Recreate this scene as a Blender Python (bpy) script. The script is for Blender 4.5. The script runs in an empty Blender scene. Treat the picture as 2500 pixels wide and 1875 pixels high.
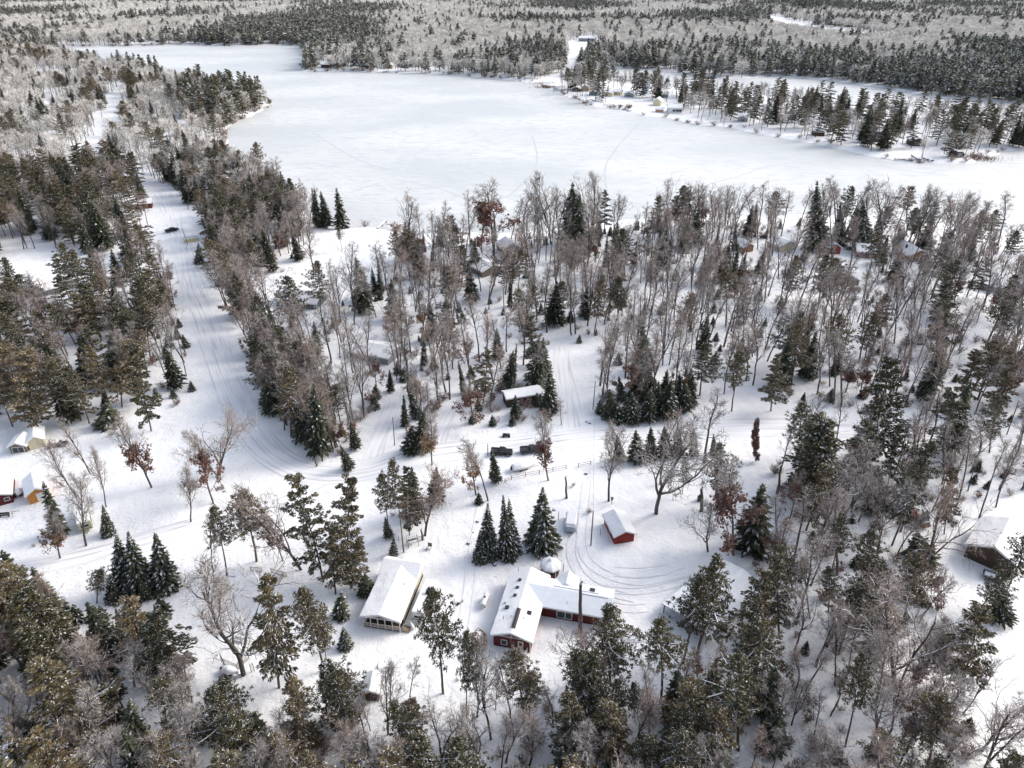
import bpy, math, random, zlib
import numpy as np
from mathutils import Vector, Matrix, noise as mn
R = math.radians
scn = bpy.context.scene
# ------------------------------------------------------------------ camera, sky, sun, exposure
CAMH = 105.0; PITCH = R(30); FPX = 1750.0
cam_d = bpy.data.cameras.new("camera"); cam = bpy.data.objects.new("camera", cam_d)
scn.collection.objects.link(cam); scn.camera = cam
cam.location = (0, 0, CAMH); cam.rotation_euler = (R(60), 0, 0)
cam_d.sensor_width = 36; cam_d.lens = 36*FPX/2500; cam_d.clip_start = 1; cam_d.clip_end = 20000
SUN_AZ = R(68); SUN_EL = R(34)
world = bpy.data.worlds.new("World"); scn.world = world; world.use_nodes = True
wn = world.node_tree.nodes; wl = world.node_tree.links
sky = wn.new("ShaderNodeTexSky"); sky.sky_type = 'NISHITA'; sky.sun_disc = False
sky.sun_elevation = SUN_EL; sky.sun_rotation = SUN_AZ; sky.air_density = 1.0; sky.dust_density = 3.0; sky.ozone_density = 1.0
bg = wn["Background"]; bg.inputs[1].default_value = 0.15
hs = wn.new("ShaderNodeHueSaturation"); hs.inputs["Saturation"].default_value = .66      # thin high haze takes colour out of the sky
wl.new(sky.outputs[0], hs.inputs["Color"]); wl.new(hs.outputs[0], bg.inputs[0])
sd = bpy.data.lights.new("sun", 'SUN'); sd.energy = 0.85; sd.angle = R(20.0); sd.color = (1, .965, .91)
sun = bpy.data.objects.new("sun", sd); scn.collection.objects.link(sun)
sdir = Vector((math.sin(SUN_AZ)*math.cos(SUN_EL), math.cos(SUN_AZ)*math.cos(SUN_EL), math.sin(SUN_EL)))
sun.rotation_euler = (-sdir).to_track_quat('-Z', 'Y').to_euler()
scn.view_settings.view_transform = 'Standard'; scn.view_settings.look = 'None'
scn.view_settings.exposure = 0.98; scn.view_settings.gamma = 1.0
scn.cycles.max_bounces = 6; scn.cycles.diffuse_bounces = 4; scn.cycles.glossy_bounces = 2
scn.cycles.transparent_max_bounces = 4; scn.cycles.caustics_reflective = False

# ------------------------------------------------------------------ helpers
C30, S30 = math.cos(PITCH), math.sin(PITCH)
def ray(px, py):
    X = (px-1250)/FPX; Y = -(py-937.5)/FPX
    return (X, C30+Y*S30, -S30+Y*C30)
def P(px, py, z=0.0):                       # point on the level z seen at a photo position
    d = ray(px, py); t = (z-CAMH)/d[2]
    return (d[0]*t, d[1]*t)
def stand(bx, by, tx, ty):                  # foot on the ground, lean and height of an upright thing
    b = P(bx, by); d = ray(tx, ty); t = b[1]/d[1]
    return b, d[0]*t-b[0], CAMH+d[2]*t
def to_px(x, y, z=0):
    f = y*C30+(CAMH-z)*S30; u = y*S30-(CAMH-z)*C30
    return 1250+FPX*x/f, 937.5-FPX*u/f
def rnd(seed): return random.Random(seed)
MATS = {}
def mat(name, col, rough=.8, metal=0, col2=None, scale=3.0, bump=0, bscale=10, obj_rand=0, snow=0, detail=3, spec=.3, coord='Object', lo=.35, hi=.65, col3=None):
    if name in MATS: return MATS[name]
    m = bpy.data.materials.new(name); m.use_nodes = True; n = m.node_tree.nodes; l = m.node_tree.links
    b = n["Principled BSDF"]; b.inputs["Roughness"].default_value = rough; b.inputs["Metallic"].default_value = metal
    b.inputs["Specular IOR Level"].default_value = spec
    tc = n.new("ShaderNodeTexCoord")
    def nz(sc, dt=detail):
        t = n.new("ShaderNodeTexNoise"); t.inputs["Scale"].default_value = sc; t.inputs["Detail"].default_value = dt
        l.new(tc.outputs[coord], t.inputs["Vector"]); return t
    def ramp(src, a, bb):
        r = n.new("ShaderNodeMapRange"); r.inputs[1].default_value = a; r.inputs[2].default_value = bb; r.clamp = True
        l.new(src, r.inputs[0]); return r.outputs[0]
    def mix(f, A, B):
        x = n.new("ShaderNodeMix"); x.data_type = 'RGBA'
        for s, v in ((x.inputs[0], f), (x.inputs[6], A), (x.inputs[7], B)):
            if isinstance(v, (tuple, float, int)): s.default_value = (*v, 1) if isinstance(v, tuple) else v
            else: l.new(v, s)
        return x.outputs[2]
    c = tuple(col)
    if col2: c = mix(ramp(nz(scale).outputs[0], lo, hi), tuple(col), tuple(col2))
    if col3:
        oi = n.new("ShaderNodeObjectInfo"); c = mix(ramp(oi.outputs["Random"], .3, 1), c, tuple(col3))
    if obj_rand:
        oi = n.new("ShaderNodeObjectInfo"); h = n.new("ShaderNodeHueSaturation")
        mr = n.new("ShaderNodeMapRange"); mr.inputs[3].default_value = 1-obj_rand; mr.inputs[4].default_value = 1+obj_rand
        l.new(oi.outputs["Random"], mr.inputs[0]); l.new(mr.outputs[0], h.inputs["Value"])
        if isinstance(c, tuple): h.inputs["Color"].default_value = (*c, 1)
        else: l.new(c, h.inputs["Color"])
        c = h.outputs[0]
    if snow:                                 # settled snow on faces that look up
        g = n.new("ShaderNodeNewGeometry"); sp = n.new("ShaderNodeSeparateXYZ"); l.new(g.outputs["Normal"], sp.inputs[0])
        ad = n.new("ShaderNodeMath"); ad.operation = 'ADD'; l.new(sp.outputs[2], ad.inputs[0])
        m2 = n.new("ShaderNodeMath"); m2.operation = 'MULTIPLY'; m2.inputs[1].default_value = .9; l.new(nz(2.2).outputs[0], m2.inputs[0]); l.new(m2.outputs[0], ad.inputs[1])
        c = mix(ramp(ad.outputs[0], 1.45-snow, 1.6-snow), c, (.8, .82, .86))
    if isinstance(c, tuple): b.inputs["Base Color"].default_value = (*c, 1)
    else: l.new(c, b.inputs["Base Color"])
    if bump:
        bp = n.new("ShaderNodeBump"); bp.inputs["Strength"].default_value = bump; bp.inputs["Distance"].default_value = .3
        l.new(nz(bscale, 5).outputs[0], bp.inputs["Height"]); l.new(bp.outputs[0], b.inputs["Normal"])
    MATS[name] = m; return m
M_bark = mat("bark", (.060, .046, .040), .9, col2=(.13, .11, .10), scale=6, snow=.34, obj_rand=.2)
M_twig = mat("frosted_twigs", (.27, .225, .195), .9, col2=(.60, .565, .53), scale=.9, obj_rand=.3, lo=.38, hi=.62, col3=(.27, .205, .175))
M_twigf = mat("pale_frosted_twigs", (.46, .43, .39), .9, col2=(.74, .715, .67), scale=.25, obj_rand=.25, lo=.35, hi=.6)
M_pinebark = mat("pine_bark", (.075, .055, .045), .9, col2=(.15, .11, .09), scale=5, snow=.3, obj_rand=.2)
M_needle = mat("pine_needles", (.040, .042, .018), .75, col2=(.135, .115, .055), scale=.7, obj_rand=.3, col3=(.125, .09, .047))
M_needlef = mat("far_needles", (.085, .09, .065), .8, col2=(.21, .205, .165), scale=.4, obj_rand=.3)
M_spruce = mat("spruce_needles", (.034, .042, .028), .75, col2=(.09, .092, .055), scale=.8, obj_rand=.25)
M_frost = mat("frosted_needles", (.24, .23, .18), .8, col2=(.44, .42, .36), scale=1.2, obj_rand=.15)
M_snowb = mat("snow_on_branches", (.68, .68, .69), .7, spec=.2)
M_leaf = mat("dead_leaves", (.15, .065, .05), .8, col2=(.24, .115, .075), scale=1, obj_rand=.2)
M_leaf2 = mat("orange_dead_leaves", (.24, .12, .05), .8, col2=(.33, .19, .09), scale=1, obj_rand=.2)
M_snow = mat("fresh_snow", (.86, .855, .85), .6, col2=(.82, .815, .82), scale=.8, bump=.25, bscale=2.5, spec=.25)
M_metalroof = mat("roof_snow_dusting", (.73, .76, .80), .5, col2=(.79, .81, .84), scale=1.2, bump=.1, bscale=4)

class MB:                                    # mesh builder
    def __init__(s): s.v = []; s.f = []; s.m = []
    def add(s, vs, fs, mi=0):
        o = len(s.v); s.v += vs; s.f += [tuple(i+o for i in f) for f in fs]; s.m += [mi]*len(fs)
    def box(s, c, d, mi=0, rz=0, taper=1.0, rx=0):
        hx, hy, hz = d[0]/2, d[1]/2, d[2]/2; mt = Matrix.Rotation(rz, 3, 'Z') @ Matrix.Rotation(rx, 3, 'X')
        vs = []
        for z, t in ((-hz, 1), (hz, taper)):
            for x, y in ((-hx, -hy), (hx, -hy), (hx, hy), (-hx, hy)):
                q = mt @ Vector((x*t, y*t, z)); vs.append((c[0]+q.x, c[1]+q.y, c[2]+q.z))
        s.add(vs, [(3, 2, 1, 0), (4, 5, 6, 7), (0, 1, 5, 4), (1, 2, 6, 5), (2, 3, 7, 6), (3, 0, 4, 7)], mi)
    def prism(s, prof, y0, y1, mi=0, axis='y'):   # prof in (a,z), counter-clockwise seen from -axis
        n = len(prof)
        def pt(a, z, t): return (a, t, z) if axis == 'y' else (t, a, z)
        vs = [pt(a, z, y0) for a, z in prof]+[pt(a, z, y1) for a, z in prof]
        fs = [tuple(range(n)), tuple(range(2*n-1, n-1, -1))]+[(i, i+n, (i+1) % n+n, (i+1) % n) for i in range(n)]
        if axis == 'x': fs = [tuple(reversed(f)) for f in fs]
        s.add(vs, fs, mi)
    def tube(s, pts, rad, sides=4, mi=0, cap=True):
        o = len(s.v); n = len(pts)
        for i, (p, r) in enumerate(zip(pts, rad)):
            a = Vector(pts[max(0, i-1)]); b = Vector(pts[min(n-1, i+1)]); d = (b-a)
            if d.length < 1e-6: d = Vector((0, 0, 1))
            d.normalize(); u = d.orthogonal().normalized() if abs(d.z) < .9 else Vector((1, 0, 0)).cross(d).normalized(); w = d.cross(u)
            for k in range(sides):
                t = 2*math.pi*k/sides; q = u*math.cos(t)*r+w*math.sin(t)*r; s.v.append((p[0]+q.x, p[1]+q.y, p[2]+q.z))
        for i in range(n-1):
            for k in range(sides):
                k2 = (k+1) % sides; s.f.append((o+i*sides+k, o+i*sides+k2, o+(i+1)*sides+k2, o+(i+1)*sides+k)); s.m.append(mi)
        if cap: s.f.append(tuple(o+(n-1)*sides+k for k in range(sides))); s.m.append(mi); s.f.append(tuple(o+k for k in reversed(range(sides)))); s.m.append(mi)
    def lathe(s, prof, seg=12, mi=0, c=(0, 0, 0)):
        o = len(s.v)
        for r, z in prof:
            for k in range(seg):
                t = 2*math.pi*k/seg; s.v.append((c[0]+r*math.cos(t), c[1]+r*math.sin(t), c[2]+z))
        for i in range(len(prof)-1):
            for k in range(seg):
                k2 = (k+1) % seg; s.f.append((o+i*seg+k, o+i*seg+k2, o+(i+1)*seg+k2, o+(i+1)*seg+k)); s.m.append(mi)
    def quad(s, c, u, w, mi=0):
        o = len(s.v); cx, cy, cz = c
        for a, b in ((-1, -1), (1, -1), (1, 1), (-1, 1)):
            s.v.append((cx+u[0]*a+w[0]*b, cy+u[1]*a+w[1]*b, cz+u[2]*a+w[2]*b))
        s.f.append((o, o+1, o+2, o+3)); s.m.append(mi)
    def leafq(s, c, u, w, mi=0):                   # kite-shaped spray, wide near its foot
        o = len(s.v); cx, cy, cz = c
        for a, b in ((-1, 0), (-.25, -1), (1, 0), (-.25, 1)):
            s.v.append((cx+u[0]*a+w[0]*b, cy+u[1]*a+w[1]*b, cz+u[2]*a+w[2]*b))
        s.f.append((o, o+1, o+2, o+3)); s.m.append(mi)
    def rib(s, a, b, w, rg, mi=0, w2=None):       # thin tapering twig
        d = (b[0]-a[0], b[1]-a[1], b[2]-a[2]); q = (rg.uniform(-1, 1), rg.uniform(-1, 1), rg.uniform(-1, 1))
        u = (d[1]*q[2]-d[2]*q[1], d[2]*q[0]-d[0]*q[2], d[0]*q[1]-d[1]*q[0]); L = math.sqrt(u[0]**2+u[1]**2+u[2]**2) or 1
        w /= L; w2 = w*.5 if w2 is None else w2/L; o = len(s.v)
        s.v += [(a[0]-u[0]*w, a[1]-u[1]*w, a[2]-u[2]*w), (a[0]+u[0]*w, a[1]+u[1]*w, a[2]+u[2]*w), (b[0]+u[0]*w2, b[1]+u[1]*w2, b[2]+u[2]*w2), (b[0]-u[0]*w2, b[1]-u[1]*w2, b[2]-u[2]*w2)]
        s.f.append((o, o+1, o+2, o+3)); s.m.append(mi)
    def mesh(s, name, mats, smooth=False):
        me = bpy.data.meshes.new(name); me.from_pydata(s.v, [], s.f)
        for m in (mats if isinstance(mats, (list, tuple)) else [mats]): me.materials.append(m)
        me.polygons.foreach_set("material_index", s.m)
        if smooth: me.polygons.foreach_set("use_smooth", [True]*len(s.f))
        me.update(); return me
COL = scn.collection
def link(name, me, parent=None, loc=None, rz=0):
    o = bpy.data.objects.new(name, me); COL.objects.link(o)
    if parent: o.parent = parent
    if loc is not None: o.location = loc
    if rz: o.rotation_euler[2] = rz
    return o
def obj(name, mb, mats, parent=None, loc=None, rz=0, smooth=False, bevel=0):
    o = link(name, mb.mesh(name, mats, smooth), parent, loc, rz)
    if bevel:
        b = o.modifiers.new("bevel", 'BEVEL'); b.width = bevel; b.segments = 2; b.limit_method = 'ANGLE'
    return o
LAND = []                                    # landmarks used to describe trees
PLACED = []                                  # (x, y, radius) kept free of scattered trees
def thing(name, label, cat, loc, rz=0, group=None, land=None):
    o = link(name, None, None, loc, rz); o['label'] = label; o['category'] = cat
    if group: o['group'] = group
    if land: LAND.append((land, loc[0], loc[1]))
    return o
def tag(o, label, cat, group=None, land=None):
    o['label'] = label; o['category'] = cat
    if group: o['group'] = group
    if land: LAND.append((land, o.location[0], o.location[1]))
    return o
def struct(o, label=None, kind='structure'):
    o['kind'] = kind
    if label: o['label'] = label
    return o

def vadd(a, b, s=1): return (a[0]+b[0]*s, a[1]+b[1]*s, a[2]+b[2]*s)
def unit(v):
    L = math.sqrt(v[0]**2+v[1]**2+v[2]**2) or 1; return (v[0]/L, v[1]/L, v[2]/L)
def turn(d, ang, az):                        # direction making angle ang with d
    v = Vector(d); u = v.orthogonal().normalized(); w = v.cross(u)
    q = v*math.cos(ang)+(u*math.cos(az)+w*math.sin(az))*math.sin(ang); return (q.x, q.y, q.z)
# ------------------------------------------------------------------ terrain
LAKE = [(60, 122), (160, 113), (300, 112), (480, 108), (560, 112), (700, 107), (738, 113), (760, 140), (738, 160), (745, 173), (850, 173), (960, 177), (1080, 179), (1150, 186), (1240, 193),
        (1310, 203), (1370, 228), (1420, 247), (1460, 260), (1530, 266), (1570, 281), (1640, 288), (1690, 302), (1800, 312), (1860, 326), (1950, 341), (2080, 367), (2150, 381), (2200, 393),
        (2290, 397), (2370, 396), (2400, 380), (2440, 370), (2500, 364), (2900, 350), (3400, 600), (2700, 600), (2500, 585), (2300, 548), (2200, 535), (2000, 525), (1800, 525), (1600, 530), (1450, 548), (1320, 562),
        (1200, 570), (1080, 567), (1000, 572), (950, 562), (900, 556), (850, 560), (815, 560), (770, 535), (700, 485), (620, 440), (560, 392), (545, 345), (552, 312), (590, 290), (640, 266), (662, 250), (600, 235), (500, 218), (380, 190), (250, 158), (130, 134)]
CHAN = [(1425, 172), (1480, 163), (1600, 169), (1700, 182), (1780, 192), (1900, 184), (2050, 197), (2180, 217), (2300, 237), (2480, 250), (2900, 280), (2900, 330), (2500, 292), (2300, 282), (2100, 262), (1950, 243), (1800, 228), (1650, 214), (1560, 207), (1500, 200), (1440, 186)]
def wpoly(pp): return np.array([P(*p) for p in pp])
LK = [wpoly(LAKE), wpoly(CHAN)]
def inside(poly, x, y):
    x = np.asarray(x, float); y = np.asarray(y, float); r = np.zeros(x.shape, bool); n = len(poly)
    for i in range(n):
        x1, y1 = poly[i]; x2, y2 = poly[(i+1) % n]
        c = ((y1 > y) != (y2 > y)) & (x < (x2-x1)*(y-y1)/((y2-y1) if y2 != y1 else 1e-9)+x1); r ^= c
    return r
def pdist(poly, x, y, closed=True):
    x = np.asarray(x, float); y = np.asarray(y, float); d = np.full(x.shape, 1e9); n = len(poly)
    for i in range(n if closed else n-1):
        x1, y1 = poly[i]; x2, y2 = poly[(i+1) % n]; dx, dy = x2-x1, y2-y1; L = dx*dx+dy*dy+1e-9
        t = np.clip(((x-x1)*dx+(y-y1)*dy)/L, 0, 1); d = np.minimum(d, np.hypot(x-x1-t*dx, y-y1-t*dy))
    return d
def hgt(x, y):
    x = np.asarray(x, float); y = np.asarray(y, float)
    h = .75+.35*np.sin(x/31+y/47)*np.cos(y/39-x/60)+.22*np.sin(x/17+1.3)*np.sin(y/19+.4)
    for p in LK:
        far = np.where(inside(p, x, y), -1, 1)*pdist(p, x, y)+1.6*np.sin(x/7+np.sin(y/11))+1.2*np.sin(y/5+x/13)
        w = np.clip((far+5)/10, 0, 1)
        h = np.where(w < 1, h*w*w*(3-2*w)-.8*(1-w*w*(3-2*w)), h)
    return h
def H1(x, y): return float(hgt(np.array([x]), np.array([y]))[0])
def G(px, py, dz=0.0):
    x, y = P(px, py); z = H1(x, y); x, y = P(px, py, z); return (x, y, z+dz)
ys = [-60.0]
while ys[-1] < 9500: ys.append(ys[-1]+max(1.0, ys[-1]*.0085))
ys = np.array(ys); NC = 380; ts = np.linspace(-1, 1, NC)
YY = np.repeat(ys[:, None], NC, 1); XX = ts[None, :]*(90+1.15*np.maximum(YY, 0))
ZZ = hgt(XX, YY)
nr = len(ys); idx = np.arange(nr*NC).reshape(nr, NC)
F4 = np.stack([idx[:-1, :-1], idx[:-1, 1:], idx[1:, 1:], idx[1:, :-1]], -1).reshape(-1, 4)
def npmesh(name, V, F, m):
    me = bpy.data.meshes.new(name); me.vertices.add(len(V)); me.vertices.foreach_set("co", np.asarray(V, np.float32).ravel())
    me.loops.add(F.size); me.loops.foreach_set("vertex_index", F.ravel().astype(np.int32)); me.polygons.add(len(F))
    me.polygons.foreach_set("loop_start", (np.arange(len(F))*F.shape[1]).astype(np.int32)); me.update(calc_edges=True); me.validate()
    me.polygons.foreach_set("use_smooth", [True]*len(F)); me.materials.append(m); return me
def snow_ground():
    m = bpy.data.materials.new("snow_ground"); m.use_nodes = True; n = m.node_tree.nodes; l = m.node_tree.links; b = n["Principled BSDF"]
    b.inputs["Roughness"].default_value = .6; b.inputs["Specular IOR Level"].default_value = .25
    tc = n.new("ShaderNodeTexCoord")
    def nz(sc, d=4):
        t = n.new("ShaderNodeTexNoise"); t.inputs["Scale"].default_value = sc; t.inputs["Detail"].default_value = d; l.new(tc.outputs["Object"], t.inputs[0]); return t.outputs[0]
    def mr(s, a, c, lo=0, hi=1):
        r = n.new("ShaderNodeMapRange"); r.inputs[1].default_value = a; r.inputs[2].default_value = c; r.inputs[3].default_value = lo; r.inputs[4].default_value = hi; l.new(s, r.inputs[0]); return r.outputs[0]
    x = n.new("ShaderNodeMix"); x.data_type = 'RGBA'; x.inputs[6].default_value = (.88, .875, .87, 1); x.inputs[7].default_value = (.82, .82, .82, 1); l.new(mr(nz(.25), .4, .65), x.inputs[0])
    mu = n.new("ShaderNodeMath"); mu.operation = 'MULTIPLY'; l.new(mr(nz(2.1, 5), .63, .68), mu.inputs[0]); l.new(mr(nz(.06, 2), .5, .6, 0, .6), mu.inputs[1])
    y = n.new("ShaderNodeMix"); y.data_type = 'RGBA'; l.new(mu.outputs[0], y.inputs[0]); l.new(x.outputs[2], y.inputs[6]); y.inputs[7].default_value = (.26, .22, .20, 1)
    l.new(y.outputs[2], b.inputs["Base Color"])
    ad = n.new("ShaderNodeMath"); ad.operation = 'MULTIPLY_ADD'; l.new(nz(.35, 6), ad.inputs[0]); ad.inputs[1].default_value = 3.2; l.new(nz(1.6, 4), ad.inputs[2])
    bp = n.new("ShaderNodeBump"); bp.inputs["Strength"].default_value = .42; bp.inputs["Distance"].default_value = .3; l.new(ad.outputs[0], bp.inputs["Height"]); l.new(bp.outputs[0], b.inputs["Normal"])
    return m
gm = npmesh("ground", np.stack([XX, YY, ZZ], -1).reshape(-1, 3), F4, snow_ground())
struct(link("ground", gm), "snow covered ground")
def lake_mat():
    m = bpy.data.materials.new("wind_packed_lake_snow"); m.use_nodes = True; n = m.node_tree.nodes; l = m.node_tree.links; b = n["Principled BSDF"]
    b.inputs["Roughness"].default_value = .5; b.inputs["Specular IOR Level"].default_value = .3
    tc = n.new("ShaderNodeTexCoord")
    def nz(s, sc, d=4, dist=0):
        mp = n.new("ShaderNodeMapping"); mp.inputs["Scale"].default_value = s; l.new(tc.outputs["Object"], mp.inputs[0])
        t = n.new("ShaderNodeTexNoise"); t.inputs["Scale"].default_value = sc; t.inputs["Detail"].default_value = d; t.inputs["Distortion"].default_value = dist; l.new(mp.outputs[0], t.inputs[0]); return t.outputs[0]
    def mr(s, a, c, lo=0, hi=1):
        r = n.new("ShaderNodeMapRange"); r.inputs[1].default_value = a; r.inputs[2].default_value = c; r.inputs[3].default_value = lo; r.inputs[4].default_value = hi; l.new(s, r.inputs[0]); return r.outputs[0]
    x = n.new("ShaderNodeMix"); x.data_type = 'RGBA'; x.inputs[6].default_value = (.545, .56, .555, 1); x.inputs[7].default_value = (.67, .67, .655, 1); l.new(mr(nz((1, 1.6, 1), .008, 3), .38, .62), x.inputs[0])
    y = n.new("ShaderNodeMix"); y.data_type = 'RGBA'; l.new(mr(nz((.6, 1, 1), .16, 6, .8), .46, .66, 0, .6), y.inputs[0]); l.new(x.outputs[2], y.inputs[6]); y.inputs[7].default_value = (.49, .51, .515, 1)
    l.new(y.outputs[2], b.inputs["Base Color"])
    bp = n.new("ShaderNodeBump"); bp.inputs["Strength"].default_value = .5; bp.inputs["Distance"].default_value = .6; l.new(nz((.5, 1, 1), .3, 5, .8), bp.inputs["Height"]); l.new(bp.outputs[0], b.inputs["Normal"])
    return m
lv = []; lys = np.linspace(230, 1500, 40)
for p, nm in ((LK[0], "frozen_lake"), (LK[1], "frozen_channel")):
    x0, y0 = p.min(0)-10; x1, y1 = p.max(0)+10; z = -.25 if nm == "frozen_lake" else -.254
    if nm == "frozen_channel": x0 = 95
    mb = MB(); mb.add([(x0, y0, z), (x1, y0, z), (x1, y1, z), (x0, y1, z)], [(0, 1, 2, 3)])
    if nm == "frozen_lake":
        lm = lake_mat(); struct(obj(nm, mb, lm), "wide frozen lake under wind packed snow")
# tracks and roads as sheets on the snow
def strip_mat(name, c1, c2, us, vs, lo, hi, bump=.3):
    m = bpy.data.materials.new(name); m.use_nodes = True; n = m.node_tree.nodes; l = m.node_tree.links; b = n["Principled BSDF"]
    b.inputs["Roughness"].default_value = .65; b.inputs["Specular IOR Level"].default_value = .25
    uv = n.new("ShaderNodeUVMap"); mp = n.new("ShaderNodeMapping"); mp.inputs["Scale"].default_value = (us, vs, 1); l.new(uv.outputs[0], mp.inputs[0])
    t = n.new("ShaderNodeTexNoise"); t.inputs["Scale"].default_value = 1; t.inputs["Detail"].default_value = 6; l.new(mp.outputs[0], t.inputs[0])
    r = n.new("ShaderNodeMapRange"); r.inputs[1].default_value = lo; r.inputs[2].default_value = hi; l.new(t.outputs[0], r.inputs[0])
    x = n.new("ShaderNodeMix"); x.data_type = 'RGBA'; x.inputs[6].default_value = (*c1, 1); x.inputs[7].default_value = (*c2, 1); l.new(r.outputs[0], x.inputs[0]); l.new(x.outputs[2], b.inputs["Base Color"])
    bp = n.new("ShaderNodeBump"); bp.inputs["Strength"].default_value = bump; bp.inputs["Distance"].default_value = .15; bp.invert = True; l.new(t.outputs[0], bp.inputs["Height"]); l.new(bp.outputs[0], b.inputs["Normal"])
    return m
M_road = strip_mat("packed_road_snow", (.85, .85, .85), (.60, .59, .60), 1.35, .045, .48, .70)
M_dirtroad = strip_mat("sanded_road_snow", (.77, .78, .80), (.40, .36, .34), 1.6, .05, .5, .68)
M_rut = strip_mat("wheel_rut", (.79, .79, .80), (.40, .39, .38), 1.2, .12, .47, .64, .25)
M_rut2 = strip_mat("packed_rut", (.86, .855, .85), (.69, .695, .71), 1.2, .10, .46, .70, .2)
def smooth(pts, n=8):
    out = []; q = [pts[0]]+list(pts)+[pts[-1]]
    for i in range(1, len(q)-2):
        for k in range(n):
            t = k/n; p0, p1, p2, p3 = q[i-1], q[i], q[i+1], q[i+2]
            out.append(tuple(.5*(2*b+(-a+c)*t+(2*a-5*b+4*c-d)*t*t+(-a+3*b-3*c+d)*t**3) for a, b, c, d in zip(p0, p1, p2, p3)))
    out.append(tuple(pts[-1])); return out
def strip(name, wpts, w, dz, m, label=None, nu=None, flat=None):
    pts = []; src = smooth(wpts, 6)
    for i in range(len(src)-1):
        a, b = src[i], src[i+1]; L = math.hypot(b[0]-a[0], b[1]-a[1]); k = max(1, int(L/2.0))
        pts += [(a[0]+(b[0]-a[0])*j/k, a[1]+(b[1]-a[1])*j/k) for j in range(k)]
    pts.append(src[-1]); A = np.array(pts); T = np.gradient(A, axis=0); T /= np.linalg.norm(T, axis=1)[:, None]+1e-9; N = np.stack([-T[:, 1], T[:, 0]], 1)
    nu = nu or max(2, int(w/1.2)+1); us = np.linspace(-w/2, w/2, nu)
    X = A[:, None, 0]+N[:, None, 0]*us; Y = A[:, None, 1]+N[:, None, 1]*us; Z = hgt(X, Y)+dz if flat is None else 0*X+flat
    I = np.arange(X.size).reshape(X.shape); F = np.stack([I[:-1, 1:], I[:-1, :-1], I[1:, :-1], I[1:, 1:]], -1).reshape(-1, 4)
    me = npmesh(name, np.stack([X, Y, Z], -1).reshape(-1, 3), F, m)
    S = np.concatenate([[0], np.cumsum(np.linalg.norm(np.diff(A, axis=0), axis=1))])
    U = np.stack([np.broadcast_to(us[None], X.shape), np.broadcast_to(S[:, None], X.shape)], -1).reshape(-1, 2)
    uvl = me.uv_layers.new(name="UVMap"); li = np.zeros(len(me.loops), np.int32); me.loops.foreach_get("vertex_index", li); uvl.data.foreach_set("uv", U[li].astype(np.float32).ravel())
    return struct(link(name, me), label), A
def W(pp): return [P(*p) for p in pp]
ROADS = []
def road(name, px, w, dz, m, label, excl=1.0):
    o, A = strip(name, W(px), w, dz, m, label); ROADS.append((A[::3], w/2+excl)); return o
road("road", [(395, 470), (425, 545), (445, 620), (470, 700), (500, 780), (530, 860), (555, 930), (585, 1000), (625, 1070), (690, 1130), (790, 1160), (900, 1150), (1000, 1120), (1120, 1105), (1300, 1090), (1440, 1072), (1600, 1060), (1800, 1050), (2010, 1052), (2250, 1060), (2500, 1075)], 8.5, .05, M_road, "snow packed road curving past the parked trucks", 2.5)
road("lane", [(-200, 1450), (0, 1405), (180, 1372), (330, 1330), (480, 1290), (640, 1245), (760, 1195), (830, 1165)], 5.5, .042, M_road, "narrow snowy lane coming in from the left", 1.0)
road("upper_road", [(395, 470), (330, 440), (270, 420), (235, 400), (250, 360), (285, 320), (290, 280), (285, 245), (300, 225)], 7, .05, M_road, "pale upper road through the frosted woods", 2)
road("driveway", [(1400, 1075), (1395, 1020), (1385, 960), (1375, 900), (1372, 850)], 6, .030, M_road, "driveway running back into the central wood", 1)
road("side_driveway", [(905, 1150), (925, 1090), (950, 1030), (965, 990)], 6, .034, M_road, "side driveway beside the dense brush", 1)
road("cabin_path", [(1060, 1110), (1085, 1050), (1110, 1000)], 4, .038, M_road, "short snowy path between brush clumps", 1)
road("snowfield_lane", [(2600, 1560), (2500, 1600), (2420, 1680), (2500, 1800), (2560, 1900)], 8, .07, M_road, "tracked snow at the right edge", 3)
def ruts(name, px, gap, w, m, label, dz=.085):
    A = np.array(smooth(W(px), 5)); T = np.gradient(A, axis=0); T /= np.linalg.norm(T, axis=1)[:, None]; N = np.stack([-T[:, 1], T[:, 0]], 1)
    for s in (-gap/2, gap/2): strip(name, [tuple(q) for q in (A+N*s)[::3]], w, dz, m, label, nu=2)
RT = "wheel_track"
ruts(RT, [(985, 1120), (1120, 1103), (1300, 1086), (1440, 1070), (1560, 1058)], 2.6, .5, M_rut, "dark wheel ruts in the road by the trucks")
ruts(RT, [(620, 1050), (592, 985), (563, 920), (540, 860)], 2.0, .5, M_rut2, "wheel ruts on the curving road")
ruts(RT, [(1120, 1600), (1140, 1480), (1152, 1380), (1165, 1300), (1180, 1220)], 1.9, .28, M_rut2, "twin tracks between the two houses")
ruts(RT, [(1150, 1470), (1190, 1400), (1260, 1370), (1330, 1340), (1380, 1300)], 1.7, .25, M_rut2, "curving tracks to the covered trailer")
ruts(RT, [(1435, 1180), (1425, 1260), (1420, 1330), (1440, 1380), (1500, 1415), (1580, 1425), (1680, 1400)], 1.9, .28, M_rut2, "looping tracks in the yard")
ruts(RT, [(1405, 1310), (1395, 1360), (1430, 1420), (1500, 1455), (1570, 1470)], 1.9, .22, M_rut2, "tight loop of tracks by the gazebo", .092)
ruts(RT, [(1500, 1400), (1560, 1405), (1640, 1395)], 2.6, .25, M_rut2, "faint tracks below the red shed", .1)
ruts(RT, [(1470, 1440), (1540, 1450), (1620, 1440), (1690, 1420)], 1.6, .22, M_rut2, "faint tracks beside the open shelter", .104)
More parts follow.
